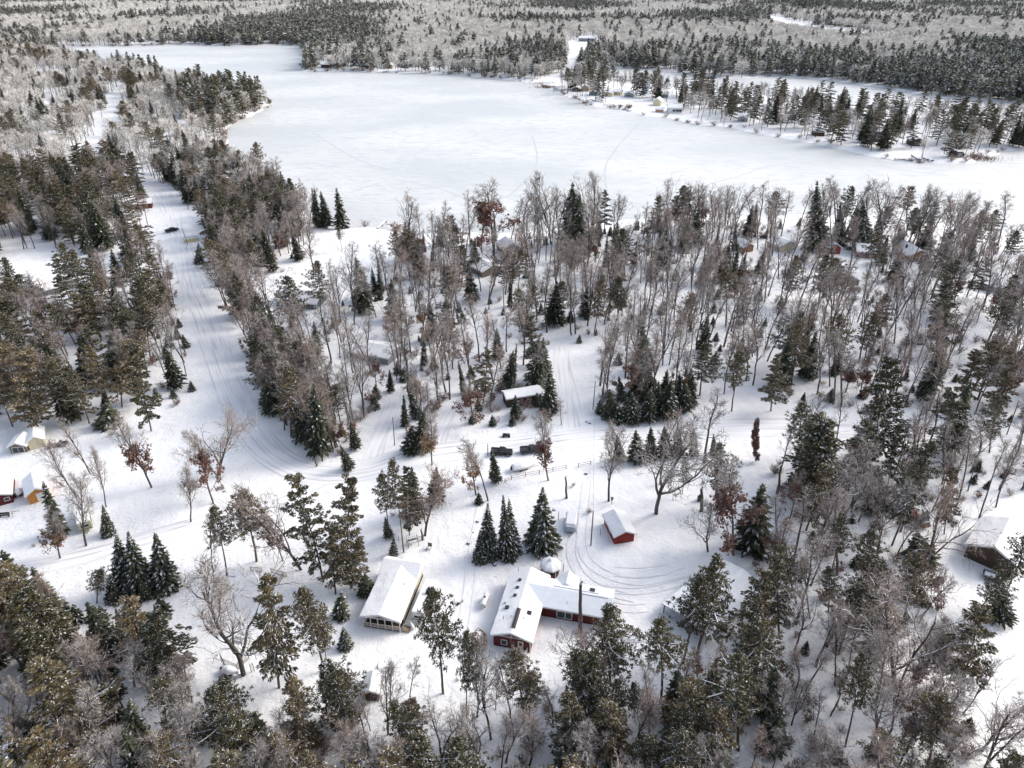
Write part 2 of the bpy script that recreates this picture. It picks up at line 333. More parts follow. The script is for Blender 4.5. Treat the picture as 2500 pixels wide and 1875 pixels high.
ruts(RT, [(1460, 1470), (1520, 1490), (1590, 1490)], 1.9, .2, M_rut2, "short tracks behind the red house", .108)
ruts(RT, [(30, 1392), (180, 1365), (330, 1322), (450, 1285), (560, 1255)], 1.8, .3, M_rut, "wheel ruts in the left lane", .09)
ruts(RT, [(2380, 1660), (2440, 1760), (2510, 1870)], 2, .3, M_rut2, "tracks at the right edge")
M_trail = strip_mat("lake_trail_snow", (.56, .57, .575), (.47, .49, .50), 1.2, .05, .4, .66, .1)
for i, pp in enumerate([[(1000, 462), (1100, 455), (1200, 470), (1290, 500)], [(1300, 330), (1310, 400), (1250, 470), (1180, 500)], [(1690, 460), (1800, 430), (1900, 400), (2050, 392)], [(850, 470), (960, 440), (1080, 462), (1170, 500)], [(760, 320), (900, 400), (1100, 430)], [(1500, 520), (1480, 400), (1560, 300)], [(2500, 470), (2300, 430), (2120, 400)]]):
    strip("lake_trail", W(pp), 1.3, 0, M_trail, "faint trail across the lake snow", nu=2, flat=-.24+.004*i)

# ------------------------------------------------------------------ buildings
M_glass = mat("dark_glass", (.03, .035, .045), .15, spec=.5)
M_white = mat("white_paint", (.70, .69, .66), .6, col2=(.6, .59, .56), scale=4)
M_red = mat("dark_red_boards", (.115, .020, .022), .7, col2=(.085, .014, .016), scale=5)
M_red2 = mat("barn_red_boards", (.24, .030, .022), .7, col2=(.17, .022, .018), scale=5)
M_cream = mat("cream_siding", (.62, .56, .38), .7, col2=(.55, .50, .34), scale=3)
M_dark = mat("dark_opening", (.028, .022, .020), .9)
M_brown = mat("brown_boards", (.075, .052, .038), .8, col2=(.05, .036, .028), scale=4)
M_grey = mat("grey_siding", (.30, .30, .31), .8, col2=(.23, .23, .24), scale=3)
M_greyb = mat("blue_grey_siding", (.14, .18, .20), .8, col2=(.11, .14, .16), scale=3)
M_green = mat("green_siding", (.22, .30, .27), .8, col2=(.18, .25, .22), scale=3)
M_teal = mat("teal_tarp", (.02, .28, .30), .6)
M_tan = mat("tan_siding", (.45, .38, .28), .8, col2=(.38, .32, .24), scale=3)
M_orange = mat("orange_boards", (.50, .22, .05), .7, col2=(.40, .17, .04), scale=3)
M_log = mat("log_wall", (.30, .16, .09), .8, col2=(.2, .1, .06), scale=2)
M_wood = mat("weathered_wood", (.20, .17, .145), .85, col2=(.13, .11, .09), scale=5, snow=.3)
M_woodt = mat("tan_wood", (.38, .29, .21), .85, col2=(.28, .21, .15), scale=5)
M_black = mat("black_metal", (.025, .026, .03), .4, spec=.5)
M_iron = mat("grey_metal", (.28, .29, .31), .45, metal=.4)
M_rubber = mat("tyre_rubber", (.02, .02, .02), .8)
FOOT = []                                    # footprints kept free of trees
def foot(loc, rz, x0, x1, y0, y1, pad=1.2):
    c, s = math.cos(rz), math.sin(rz)
    FOOT.append(np.array([(loc[0]+c*x-s*y, loc[1]+s*x+c*y) for x, y in ((x0-pad, y0-pad), (x1+pad, y0-pad), (x1+pad, y1+pad), (x0-pad, y1+pad))]))
def opening(root, side, u, z, w, h, W_, L_, kind='window', fm=M_white, pm=M_glass, mull=True):
    fr, pa = MB(), MB()
    def bx(mb, du, dz, ww, hh, off, th):
        if side == 'F': mb.box((u+du, -off, z+dz), (ww, th, hh))
        elif side == 'B': mb.box((u+du, L_+off, z+dz), (ww, th, hh))
        elif side == 'R': mb.box((W_+off, u+du, z+dz), (th, ww, hh))
        else: mb.box((-off, u+du, z+dz), (th, ww, hh))
    if kind == 'door':
        bx(fr, 0, 0, w, h, .03, .08); d = obj('door', fr, fm, root); bx(pa, 0, h*.18, w*.55, h*.38, .05, .06); obj('pane', pa, pm, d); k = MB(); bx(k, w*.38, -.05, .07, .07, .09, .06); obj('handle', k, M_iron, d); return d
    t = .11
    for dz in (-h/2, h/2): bx(fr, 0, dz, w+t*2, t, .05, .12)
    for du in (-w/2-t/2, w/2+t/2): bx(fr, du, 0, t, h-t, .05, .12)
    if mull and w > 1.5: bx(fr, 0, 0, .07, h-t, .05, .1)
    bx(pa, 0, 0, w, h-t, .02, .06); o = obj('window', fr, fm, root); obj('pane', pa, pm, o); return o
def drift(o, amp=.07):                       # gives a snow slab an uneven surface and wavering edges
    import bmesh
    bm = bmesh.new(); bm.from_mesh(o.data)
    for _ in range(3):
        e = [q for q in bm.edges if q.calc_length() > 1.1]
        if not e: break
        bmesh.ops.subdivide_edges(bm, edges=e, cuts=1 if len(bm.edges) > 400 else 2, use_grid_fill=True)
    for v in bm.verts:
        n = mn.noise_vector(v.co*.55+Vector((o.name.__hash__() % 7, 0, 0))*0); m_ = mn.noise_vector(v.co*1.7); v.co += Vector((n.x, n.y, n.z*1.1+m_.z*.4))*amp
    bm.to_mesh(o.data); bm.free()
def roof_part(root, W_, L_, hw, rise, oh, gf, fascia, thick=.30, snowm=None):
    def prof(a0, a1, am, z0, z1, zoff, t): return [(a0, z0+zoff), (a1, z0+zoff), (a1, z0+zoff+t), (am, z1+zoff+t), (a0, z0+zoff+t)]
    A = W_ if gf else L_; B = L_ if gf else W_; ax = 'y' if gf else 'x'; drop = oh*rise/(A/2)
    def slab(zoff, t, e, b):
        mb = MB(); a0, a1, am = -oh-e, A+oh+e, A/2; ze, zr = hw-drop+zoff, hw+rise+zoff
        mb.prism([(a0, ze), (am, zr), (am, zr+t), (a0, ze+t)], -oh-b, B+oh+b, 0, ax); mb.prism([(am, zr), (a1, ze), (a1, ze+t), (am, zr+t)], -oh-b, B+oh+b, 0, ax); return mb
    r = obj('roof', slab(.0, .13, 0, 0), fascia, root); s = obj('snow_cover', slab(.132, thick, -.02, -.02), snowm or M_snow, r, bevel=.1); drift(s); return r
def house(name, label, bl, br, L_, hw, rise, gf, wm, feats=(), oh=.45, fascia=M_white, cat='house', land=None, thick=.3, chimney=None, base=0, W_=None, group=None):
    a = G(*bl); b = G(*br); rz = math.atan2(b[1]-a[1], b[0]-a[0]); W_ = W_ or math.hypot(b[0]-a[0], b[1]-a[1]); z = min(a[2], b[2])-.15
    r = thing(name, label, cat, (a[0], a[1], z), rz, group, land); hw += .15
    mb = MB(); A = W_ if gf else L_; B = L_ if gf else W_
    mb.prism([(0, 0), (A, 0), (A, hw), (A/2, hw+rise-.02), (0, hw)], 0, B, 0, 'y' if gf else 'x'); obj('wall', mb, wm, r)
    ro = roof_part(r, W_, L_, hw, rise, oh, gf, fascia, thick)
    for f in feats: opening(r, f[0], f[1], f[2]+.15, f[3], f[4], W_, L_, *f[5:])
    if chimney: c = MB(); c.box((chimney[0], chimney[1], hw+rise*.8), (.6, .6, 1.7)); obj('chimney', c, M_brown, ro)
    foot((a[0], a[1]), rz, 0, W_, 0, L_); return r
# --- long cream cabin with a screened porch
def lodge():
    a = G(889, 1531); rz = R(-10.3); Wd, L = 6.9, 14.4; r = thing('cabin', 'long cream cabin with a screened front porch and thick snow on its roof', 'house', (a[0], a[1], a[2]), rz, land='the long cream cabin')
    hw = 2.85; rise = .95; pd = 2.2
    mb = MB(); mb.prism([(0, -.2), (Wd, -.2), (Wd, hw), (Wd/2, hw+rise), (0, hw)], pd, L, 0, 'y'); obj('wall', mb, M_cream, r)
    mb = MB(); mb.box((Wd+.02, (pd+L)/2, .1), (.09, L-pd, .7)); obj('skirting', mb, M_dark, r)
    ro = roof_part(r, Wd, L, hw, rise, .45, True, M_white, .38)
    g = MB(); x0, x1 = -.5, Wd+.55
    g.prism([(L-4.4, hw+.25), (L+.75, hw+.25), (L+.75, hw+.55), (L-1.2, hw+rise+.85), (L-4.4, hw+.5)], x0, x1, 0, 'x'); obj('rear_roof', g, M_snow, r, bevel=.12)
    g = MB(); g.box((4.6, L+1.7, 2.6), (1.9, 2.2, .4)); obj('porch_roof', g, M_snow, r, bevel=.1)
    d = MB(); d.box((Wd/2, pd/2, .32), (Wd, pd, .16)); d.box((Wd/2, pd-.05, 1.6), (Wd-.05, .06, 2.5), 1); obj('porch_floor', d, [M_brown, M_dark], r)
    for k in range(6): p = MB(); p.box((k*Wd/5, .06, 1.42), (.13, .13, 2.95)); obj('post', p, M_white, r)
    g = MB(); g.prism([(.05, hw-.05), (Wd-.05, hw-.05), (Wd/2, hw+rise-.1)], .14, .2, 0, 'y'); obj('gable_board', g, M_dark, r)
    for k in range(5):
        x = (k+.5)*Wd/5; rl = MB(); rl.box((x, .05, 1.28), (Wd/5-.14, .08, .09)); rl.box((x, .05, .5), (Wd/5-.14, .08, .08)); rl.box((x, .05, .89), (.06, .05, .7)); o = obj('railing', rl, M_white, r)
        la = MB(); la.box((x, .07, .89), (Wd/5-.16, .03, .68)); obj('lattice', la, M_woodt, o)
    b = MB(); b.box((Wd/2, .06, hw-.12), (Wd, .16, .2)); obj('beam', b, M_white, r)
    for u, z in ((L-2.4, 1.9), (L-5.6, 1.6)): opening(r, 'R', u, z, .8, 1.0, Wd, L)
    dr = MB(); dr.box((Wd-1.6, pd-.12, 1.35), (.95, .05, 2.0)); obj('door', dr, M_red, r)
    st = MB()
    for k in range(4): st.box((Wd+.5+k*.32, .9, .32-.1*k), (.34, 1.3, .09))
    so = obj('steps', st, M_woodt, r)
    for y in (.25, 1.55): h = MB(); h.tube([(Wd+.35, y, 1.25), (Wd+1.7, y, .85)], [.05, .05], 4); h.tube([(Wd+1.7, y, .0), (Wd+1.7, y, .87)], [.05, .05], 4); h.tube([(Wd+.35, y, .7), (Wd+1.7, y, .35)], [.03, .03], 4); obj('handrail', h, M_woodt, so)
    v = MB(); v.lathe([(.09, 0), (.09, .6), (.0, .62)], 8, c=(Wd*.78, L*.55, hw+.7)); obj('roof_vent', v, M_iron, ro)
    foot(a, rz, 0, Wd+2, 0, L+3)
lodge()
def red_house():
    a = G(1205, 1575); rz = R(-13.5); Wd, L = 6.7, 15.6; hw = 3.05; rise = 1.25
    r = thing('house', 'dark red L-shaped house with a pale front door, deck and two snowy roofs', 'house', (a[0], a[1], a[2]-.1), rz, land='the dark red house')
    mb = MB(); mb.prism([(0, 0), (Wd, 0), (Wd, hw), (Wd/2, hw+rise), (0, hw)], 0, L, 0, 'y'); obj('wall', mb, M_red, r)
    ro = roof_part(r, Wd, L, hw, rise, .55, True, M_white, .26)
    # east wing
    y0, y1 = 8.6, 15.0; x1 = 19.3; m = (y0+y1)/2
    mb = MB(); mb.prism([(y0, -.2), (y1, -.2), (y1, hw-.02), (m, hw+rise-.02), (y0, hw-.02)], Wd-.8, x1, 0, 'x'); obj('wing_wall', mb, M_red, r)
    def slab(zo, t, e, mt, nm, par, bev=0):
        s = MB(); o = .55; dr = o*rise/((y1-y0)/2); xs = Wd/2-.2
        s.prism([(y0-o-e, hw-dr+zo), (m, hw+rise+zo), (m, hw+rise+zo+t), (y0-o-e, hw-dr+zo+t)], xs+.35, x1+.5+e, 0, 'x'); s.prism([(m, hw+rise+zo), (y1+o+e, hw-dr+zo), (y1+o+e, hw-dr+zo+t), (m, hw+rise+zo+t)], xs+.35, x1+.5+e, 0, 'x')
        return obj(nm, s, mt, par, bevel=bev)
    wr = slab(-.01, .13, 0, M_white, 'wing_roof', r); slab(.125, .17, -.02, M_metalroof, 'snow_cover', wr, .06)
    rg = MB()
    rg.box((Wd+6.0, m+.5, hw+rise+.22), (8.5, .10, .06)); rg.box((x1-3, m-.25, hw+rise+.21), (5.0, .10, .06)); obj('ridge_strip', rg, M_iron, wr)
    # front gable trim and louvre
    t = MB(); t.box((Wd/2, -.08, hw-.02), (Wd+.2, .10, .12)); t.box((Wd/2, -.08, hw+rise*.42), (.14, .10, rise*.8)); t.box((Wd-.02, -.06, hw/2), (.16, .1, hw-.1)); obj('trim', t, M_white, r)
    opening(r, 'F', 1.95, 1.45, .95, 1.15, Wd, L, mull=False)
    opening(r, 'F', 4.95, 1.35, 1.0, 2.1, Wd, L, 'door', mat("pale_door", (.62, .58, .45), .6), M_glass)
    s = MB(); s.lathe([(.2, 0), (.2, .04)], 12); so = obj('house_number_sign', s, mat("yellow_sign", (.6, .42, .15), .6), r, (6.0, -.06, 1.7)); so.rotation_euler[0] = R(90)
    # wing windows (south wall at y0)
    fr = MB()
    for dz in (-.8, .8): fr.box((Wd+4.6, y0-.05, 1.45+dz), (2.9, .12, .13))
    for dx in (-1.4, .15, 1.4): fr.box((Wd+4.6+dx, y0-.05, 1.45), (.13, .12, 1.5))
    w = obj('window', fr, M_white, r); p = MB(); p.box((Wd+4.6, y0-.02, 1.45), (2.75, .06, 1.5)); obj('pane', p, M_glass, w)
    rw = MB(); rw.lathe([(.62, 0), (.62, .08), (.42, .09), (.42, 0)], 20); o = obj('round_window', rw, M_white, r, (x1-1.0, y0-.02, 1.55)); o.rotation_euler[0] = R(90); g = MB(); g.lathe([(.42, .0), (.42, .05), (0, .05)], 16); obj('pane', g, M_glass, o)
    # things on the roofs
    def on(nm, x, y, zz, sz, mt, par=ro): b = MB(); b.box((x, y, zz), sz); return obj(nm, b, mt, par)
    sl = rise/(Wd/2)
    def rz_(x): return hw+rise-abs(x-Wd/2)*sl+.40
    for y in (12.6, 10.6, 8.6): on('skylight', 1.9+.0*y, y, rz_(1.9)+.05, (.62, .62, .22), M_black)
    on('skylight', 1.1, 5.7, rz_(1.1)+.05, (.75, .75, .25), M_black); on('roof_vent', .4, 6.9, rz_(.4)+.05, (.4, .4, .15), M_iron)
    on('roof_vent', 5.35, 5.3, rz_(5.35)+.08, (.8, .7, .3), M_black)
    b = MB(); b.box((Wd/2-.05, 3.0, hw+rise+.46), (.42, 4.6, .12)); obj('ridge_vent', b, M_black, ro)
    b = MB(); b.box((Wd/2+.28, 3.0, hw+rise+.36), (.4, 4.6, .1)); obj('ridge_cap', b, mat("rusty_metal", (.13, .09, .08), .7), ro)
    for x, y, h in ((1.1, 3.0, .75), (2.4, 3.3, .45), (4.7, 3.6, .4), (1.0, 15.2, .9)): v = MB(); v.lathe([(.07, -.3), (.07, h), (0, h)], 8, c=(x, y, rz_(x))); obj('vent_pipe', v, M_iron, ro)
    on('skylight', x1-3.6, m+1.5, hw+rise-.2, (.95, .95, .2), M_black, wr)
    b = MB()
    for q, s_ in (((Wd+4.9, y0+1.6, hw+.72), (.07, 1.6, .05)), ((Wd+5.2, y0+2.4, hw+1.04), (.6, .07, .05)), ((Wd+5.2, y0+.8, hw+.45), (.6, .07, .05))): b.box(q, s_, rx=0)
    hatch = obj('roof_hatch_frame', b, M_black, wr)
    # dormer bump at the back and the deck in front
    b = MB(); b.prism([(Wd+1.8, hw), (Wd+6.2, hw), (Wd+4, hw+1.45)], y1-1.4, y1+2.0, 0, 'y'); obj('back_porch_roof', b, M_snow, r, bevel=.12)
    dk = MB(); dk.box((4.95, -1.25, .34), (2.5, 2.4, .12)); dk.box((4.95, -1.25, .45), (2.35, 2.3, .1), 1); d = obj('deck', dk, [M_white, M_snow], r)
    st = MB()
    for k in range(4): st.box((5.45, -2.6-k*.34, .3-k*.10), (1.45, .28, .07))
    so = obj('steps', st, M_wood, d)
    for x, pts in ((3.72, ((3.72, -.1), (3.72, -2.4))), (6.2, ((6.2, -.1), (6.2, -2.4))), (4.2, ((3.72, -2.4), (4.7, -2.4)))):
        h = MB(); (xa, ya), (xb, yb) = pts; h.tube([(xa, ya, 1.3), (xb, yb, 1.3)], [.06, .06], 4); h.tube([(xa, ya, .9), (xb, yb, .9)], [.035, .035], 4)
        for t_ in (0, .5, 1): h.tube([(xa+(xb-xa)*t_, ya+(yb-ya)*t_, .2), (xa+(xb-xa)*t_, ya+(yb-ya)*t_, 1.32)], [.045, .045], 4)
        obj('railing', h, M_white, d)
    for x in (4.7, 6.2): h = MB(); h.tube([(x, -2.4, 1.25), (x, -3.9, .75)], [.05, .05], 4); h.tube([(x, -3.9, -.1), (x, -3.9, .78)], [.05, .05], 4); obj('handrail', h, M_white, so)
    foot(a, rz, 0, Wd, -4, L); foot(a, rz, Wd, x1, y0, y1)
red_house()
def gazebo():
    a = G(1343, 1400); r = thing('gazebo', 'small eight-sided gazebo with a domed snow roof behind the red house', 'gazebo', a, R(10), land='the gazebo')
    n = 8; ra = 1.75
    b = MB(); b.lathe([(ra*.96, -.1), (ra*.96, .12), (0, .12)], 8); obj('floor', b, M_wood, r)
    for k in range(n):
        t = R(45*k+22.5); p = MB(); p.box((ra*math.cos(t), ra*math.sin(t), 1.1), (.13, .13, 2.2), rz=t); obj('post', p, M_white, r)
        t = R(45*k); c = ra*math.cos(R(22.5)); w = MB(); w.box((c*math.cos(t), c*math.sin(t), .45), (.05, 1.2, .75), rz=t); o = obj('panel', w, M_red, r)
        s = MB(); s.box((c*.98*math.cos(t), c*.98*math.sin(t), 1.45), (.03, 1.15, 1.1), rz=t); obj('screen', s, M_dark, o)
    ro = MB(); ro.lathe([(2.15, 2.12), (2.2, 2.25), (1.2, 2.85), (.35, 3.25), (.35, 3.35)], 8); q = obj('roof', ro, M_white, r)
    sn = MB(); sn.lathe([(2.12, 2.26), (2.2, 2.5), (1.7, 2.95), (1.0, 3.3), (.45, 3.5), (.38, 3.85), (.15, 4.05), (0, 4.08)], 8); obj('snow_cover', sn, M_snow, q, bevel=.05); foot(a, 0, -2, 2, -2, 2)
gazebo()
house('shed', 'small bright red shed with a snowy gable roof and pale trim', (1500, 1329), (1547, 1321), 6.6, 2.3, .95, True, M_red2, [('L', 3, 1.4, .8, .8), ('L', 5.6, 1.4, .8, .8), ('F', 2.1, .95, 2.2, 1.8, 'door', M_red2, M_red2)], cat='shed', land='the bright red shed', thick=.2)
house('garage', 'dark brown garage with a wide snow-covered roof', (2352, 1358), (2466, 1410), 11, 3.3, 2.1, True, M_brown, [], oh=.6, cat='garage', land='the dark brown garage', thick=.3)
house('storage_shed', 'small dark shed with a snowy roof below the clearing', (888, 1711), (925, 1711), 3.6, 1.8, .7, True, M_brown, [], oh=.25, cat='shed', land='the small dark shed')
house('cabin', 'dark red cabin with a white window at the left edge', (-52, 1250), (34, 1226), 9, 2.4, 1.3, True, M_red, [('F', 5.8, 1.4, .9, .8)], land='the dark red cabin at the left edge')
house('shed', 'orange shed with a wide snowy roof beside the dark red cabin', (74, 1232), (122, 1216), 6.5, 2.5, 1.2, True, M_orange, [('F', 2.8, 1.2, 2.3, 2.1, 'door', M_white, M_white)], cat='shed', land='the orange shed')
house('cottage', 'cream cottage with a snowy roof at the left edge of the wood', (74, 1100), (112, 1090), 6, 2.4, 1.2, True, M_cream, [('R', 3, 1.4, .8, .8)], land='the cream cottage')
house('cabin', 'grey-brown cabin with a dark wide opening beside the cream cottage', (28, 1108), (68, 1104), 4.5, 2.1, .9, True, M_wood, [('F', 1.9, 1.0, 2.6, 1.6)], land='the grey-brown cabin')
house('cabin', 'blue-grey cabin with dark gable under the left pines', (62, 728), (112, 722), 10, 2.9, 1.9, True, M_greyb, [('F', 2.6, 1.2, 1.3, 1.1)], land='the blue-grey cabin')
house('garage', 'long low blue-grey garage beside the blue-grey cabin', (112, 722), (175, 706), 6, 2.2, 1.0, False, M_greyb, [], cat='garage', land='the long low garage')
house('cottage', 'grey cottage with dormers and a porch in the clearing', (678, 747), (772, 756), 8.5, 2.5, 2.4, False, M_greyb, [('F', 4, 1.3, 1.3, 1.3), ('F', 8, 1.3, 2.2, 1.4), ('F', 12, 1.3, 1.5, 1.4)], oh=.7, land='the grey cottage', chimney=(4, 4))
house('cabin', 'long pale grey cabin under wide snowy roof among bare trees', (856, 873), (948, 892), 9, 2.3, 1.4, False, M_grey, [('F', 4, 1.3, 1, .9), ('F', 9, 1.3, 1, .9)], land='the long pale grey cabin')
house('cabin', 'low dark brown cabin hidden among trees behind the parked trucks', (1238, 996), (1322, 982), 4, 2.9, .7, False, M_brown, [('F', 3, 1.3, 1, .9)], land='the low dark brown cabin')
house('cabin', 'small grey gabled cottage close to the near lake shore', (1228, 625), (1272, 620), 9, 2.8, 2.1, True, M_grey, [('F', 2, 1.4, 1, .9), ('F', 5, 1.4, 1, .9)], land='the small grey gabled cottage')
house('cabin', 'weathered dark cabin just inland of the small grey cottage', (1178, 678), (1228, 664), 8, 2.4, 1.6, True, M_wood, [], land='the weathered dark cabin')
house('cottage', 'rust red cottage with yellow trim behind dark evergreens', (2022, 622), (2050, 620), 9, 2.8, 1.9, True, mat("rust_red", (.25, .05, .04), .8), [('F', 2.4, 1.6, .9, 1.2, 'window', mat("yellow_trim", (.7, .45, .08), .7))], land='the rust red cottage')
house('cabin', 'long faded red cabin with a snowy roof near the lake', (2090, 628), (2158, 634), 11, 2.4, 1.7, False, mat("faded_red", (.22, .11, .10), .8), [('F', 3, 1.3, 1.1, .9), ('F', 8, 1.3, 1.1, .9)], land='the long faded red cabin')
house('log_cabin', 'log cabin with red gable and lakeside porch', (2215, 640), (2265, 638), 12, 2.6, 2.4, True, M_log, [('F', 2.5, 1.3, 1.3, 1.3), ('F', 5.5, 1.3, 1.3, 1.3)], land='the log cabin', chimney=(2, 6))
house('garage', 'tan garage with a snowy gable roof in the right wood', (1902, 616), (1942, 610), 8, 2.6, 1.7, True, M_tan, [], cat='garage', land='the tan garage')
house('garage', 'small orange-brown garage left of the tan garage', (1815, 618), (1838, 614), 7, 2.5, 1.4, True, M_log, [], cat='garage', land='the orange-brown garage')
house('cabin', 'grey-green cabin with low gable deep in the right wood', (2040, 690), (2095, 698), 9, 2.3, 1.7, True, mat("grey_green", (.17, .18, .16), .8), [], land='the grey-green cabin')
house('garage', 'pale blue-grey garage near the right shore', (2335, 668), (2357, 668), 8, 2.2, 1.2, True, M_grey, [], cat='garage', land='the pale garage')
house('cabin', 'grey cabin with a snowy roof at the right of the wood', (2400, 710), (2450, 716), 8, 2.2, 1.4, False, M_grey, [], land='the grey cabin at right')
house('cabin', 'small brown cabin roofed in snow on the near left shore', (505, 555), (560, 545), 7, 2.4, 1.2, False, M_brown, [], land='the small brown cabin')
house('cabin', 'long brown cabin on the left peninsula by the bay', (368, 398), (445, 392), 8, 2.6, 1.2, False, mat("dull_brown", (.20, .15, .12), .8), [], land='the long brown cabin')
house('cabin', 'dark red-brown cabin below the long brown cabin', (328, 512), (372, 508), 7, 2.6, 1.3, False, mat("red_brown", (.12, .04, .03), .8), [], land='the red-brown cabin')
house('cabin', 'pale cabin with twin windows in the peninsula evergreens', (436, 312), (482, 310), 9, 3.2, 1.4, False, M_white, [('F', 3, 1.6, 2, 1.2), ('F', 9, 1.6, 2, 1.2)], land='the pale peninsula cabin')
for i, (x0, x1, y, c, t) in enumerate([(112, 146, 192, M_grey, 'uppermost'), (150, 192, 200, M_tan, 'second'), (160, 182, 258, M_greyb, 'third'), (112, 140, 264, M_white, 'fourth'), (122, 190, 275, M_tan, 'longest'), (420, 455, 335, M_white, 'easternmost'), (395, 425, 375, M_tan, 'lowest')]):
    house('cabin', f'{t} of the snowy-roofed cabins among pale frosted trees on the left', (x0, y), (x1, y-2), 9, 2.8, 1.6, False, c, group='cabins in the frosted left wood')
# right peninsula and far shore, each a few pixels large
for lab, x0, x1, y, hw, L, gf, c, fe in [
    ('dark lakeside hut with a glass front on the right spit', 1397, 1416, 223, 2.8, 8, True, M_brown, [('F', 3, 1.4, 3, 1.4)]),
    ('tan lodge behind the dark lakeside hut', 1418, 1438, 222, 3.5, 8, True, M_tan, []),
    ('blue-green cabin with a porch facing the bay', 1438, 1456, 233, 3, 12, True, M_greyb, [('F', 3, 1.4, 3, 1.4)]),
    ('long cream cabin beside the blue-green cabin', 1471, 1494, 235, 3, 9, False, M_cream, [('F', 4, 1.6, 2.6, 1.2)]),
    ('short cream cabin at the end of the row', 1497, 1514, 232, 3, 8, False, M_cream, []),
    ('grey gabled boathouse on the right spit', 1524, 1546, 237, 3, 8, True, M_grey, [('F', 4, 1.4, 4, 1.4)]),
    ('tall pale blue house on the right spit', 1567, 1580, 228, 6.5, 8, False, mat("pale_blue", (.36, .44, .50), .8), [('F', 3, 4.8, 2, 1.3)]),
    ('sage green garage on the right spit', 1612, 1630, 238, 3.2, 7, False, M_green, []),
    ('yellowish gabled house next to the white lake cottage', 1594, 1612, 258, 4, 10, True, M_cream, []),
    ('white lake cottage with a row of dark windows', 1630, 1664, 276, 4.2, 10, False, M_white, [('F', 5, 2.2, 2.2, 2.0), ('F', 9, 2.2, 5, 2.0)]),
    ('low pinkish shed left of the white lake cottage', 1600, 1618, 274, 2.4, 6, False, mat("pinkish", (.45, .25, .20), .8), []),
    ('small white hut among the peninsula pines', 1800, 1824, 297, 3, 8, True, M_grey, [('F', 4, 1.4, 3, 1.4)]),
    ('large grey house with steep snowy roofs between pines', 2112, 2150, 345, 5, 12, True, M_greyb, [('F', 5, 2, 4, 2)]),
    ('small grey annex behind the large grey house', 2108, 2124, 300, 4, 7, False, M_greyb, []),
    ('dark brown cottage with white windows above a deck', 2222, 2256, 356, 3.4, 10, True, M_brown, [('F', 4, 1.6, 2, 1.4), ('F', 7.5, 1.6, 2, 1.4)]),
    ('brown cabin hidden in the middle of the peninsula', 1985, 2012, 332, 3, 8, False, M_brown, []),
    ('long low house in the gap of the far forest', 1412, 1452, 101, 5, 14, False, M_grey, [])]:
    house('cottage', lab, (x0, y), (x1, y+1), L, hw, hw*.5, gf, c, fe, group='houses on the right peninsula', land=lab.split(' with')[0].split(' beh')[0] if x0 > 1520 else None, oh=.6, thick=.5)
for i, (x0, x1, y, s) in enumerate([(338, 352, 103, 'first'), (380, 400, 103, 'second'), (432, 446, 101, 'third'), (474, 490, 102, 'fourth'), (592, 606, 101, 'fifth'), (636, 656, 98, 'sixth'), (708, 724, 90, 'seventh'), (784, 806, 166, 'eighth'), (935, 958, 168, 'ninth'), (978, 1004, 163, 'tenth'), (1058, 1088, 160, 'eleventh'), (1128, 1156, 160, 'twelfth')]):
    house('cottage', f'{s} from the left of the snowy-roofed cottages along the far shore', (x0, y), (x1, y), 9, 4, 2.4, i % 2 == 0, (M_greyb, M_brown, M_tan)[i % 3], group='cottages on the far shore', oh=.6, thick=.6)
# --- open shelter with a bright metal roof
def shelter():
    a = G(1618, 1496); b = G(1706, 1560); rz = math.atan2(b[1]-a[1], b[0]-a[0]); Wd = math.hypot(b[0]-a[0], b[1]-a[1])+1.5; L = 17.5
    r = thing('open_shelter', 'open-sided shelter on posts with a bright snowy metal roof', 'shelter', (a[0], a[1], a[2]-.05), rz, land='the open shelter'); hw = 2.3
    ro = roof_part(r, Wd, L, hw, 1.0, .35, True, M_iron, .12, M_metalroof)
    for y in (0.1, L/3, L*2/3, L-.1):
        for x in (.1, Wd/2, Wd-.1): p = MB(); p.box((x, y, hw/2), (.16, .16, hw)); obj('post', p, M_wood, r)
    for x in (.1, Wd-.1): w = MB(); w.box((x, L/2, hw-.12), (.12, L, .18)); obj('beam', w, M_wood, r)
    w = MB(); w.box((Wd/2, L*.98, hw/2-.1), (Wd, .08, hw-.2)); obj('back_wall', w, M_woodt, r)
    for u in (1.5, 3.9): w = MB(); w.box((u, .12, .75), (1.8, .5, .08)); w.box((u, .12, .35), (.1, .4, .7)); obj('bench', w, M_wood, r)
    foot(a, rz, 0, Wd, 0, L)
shelter()

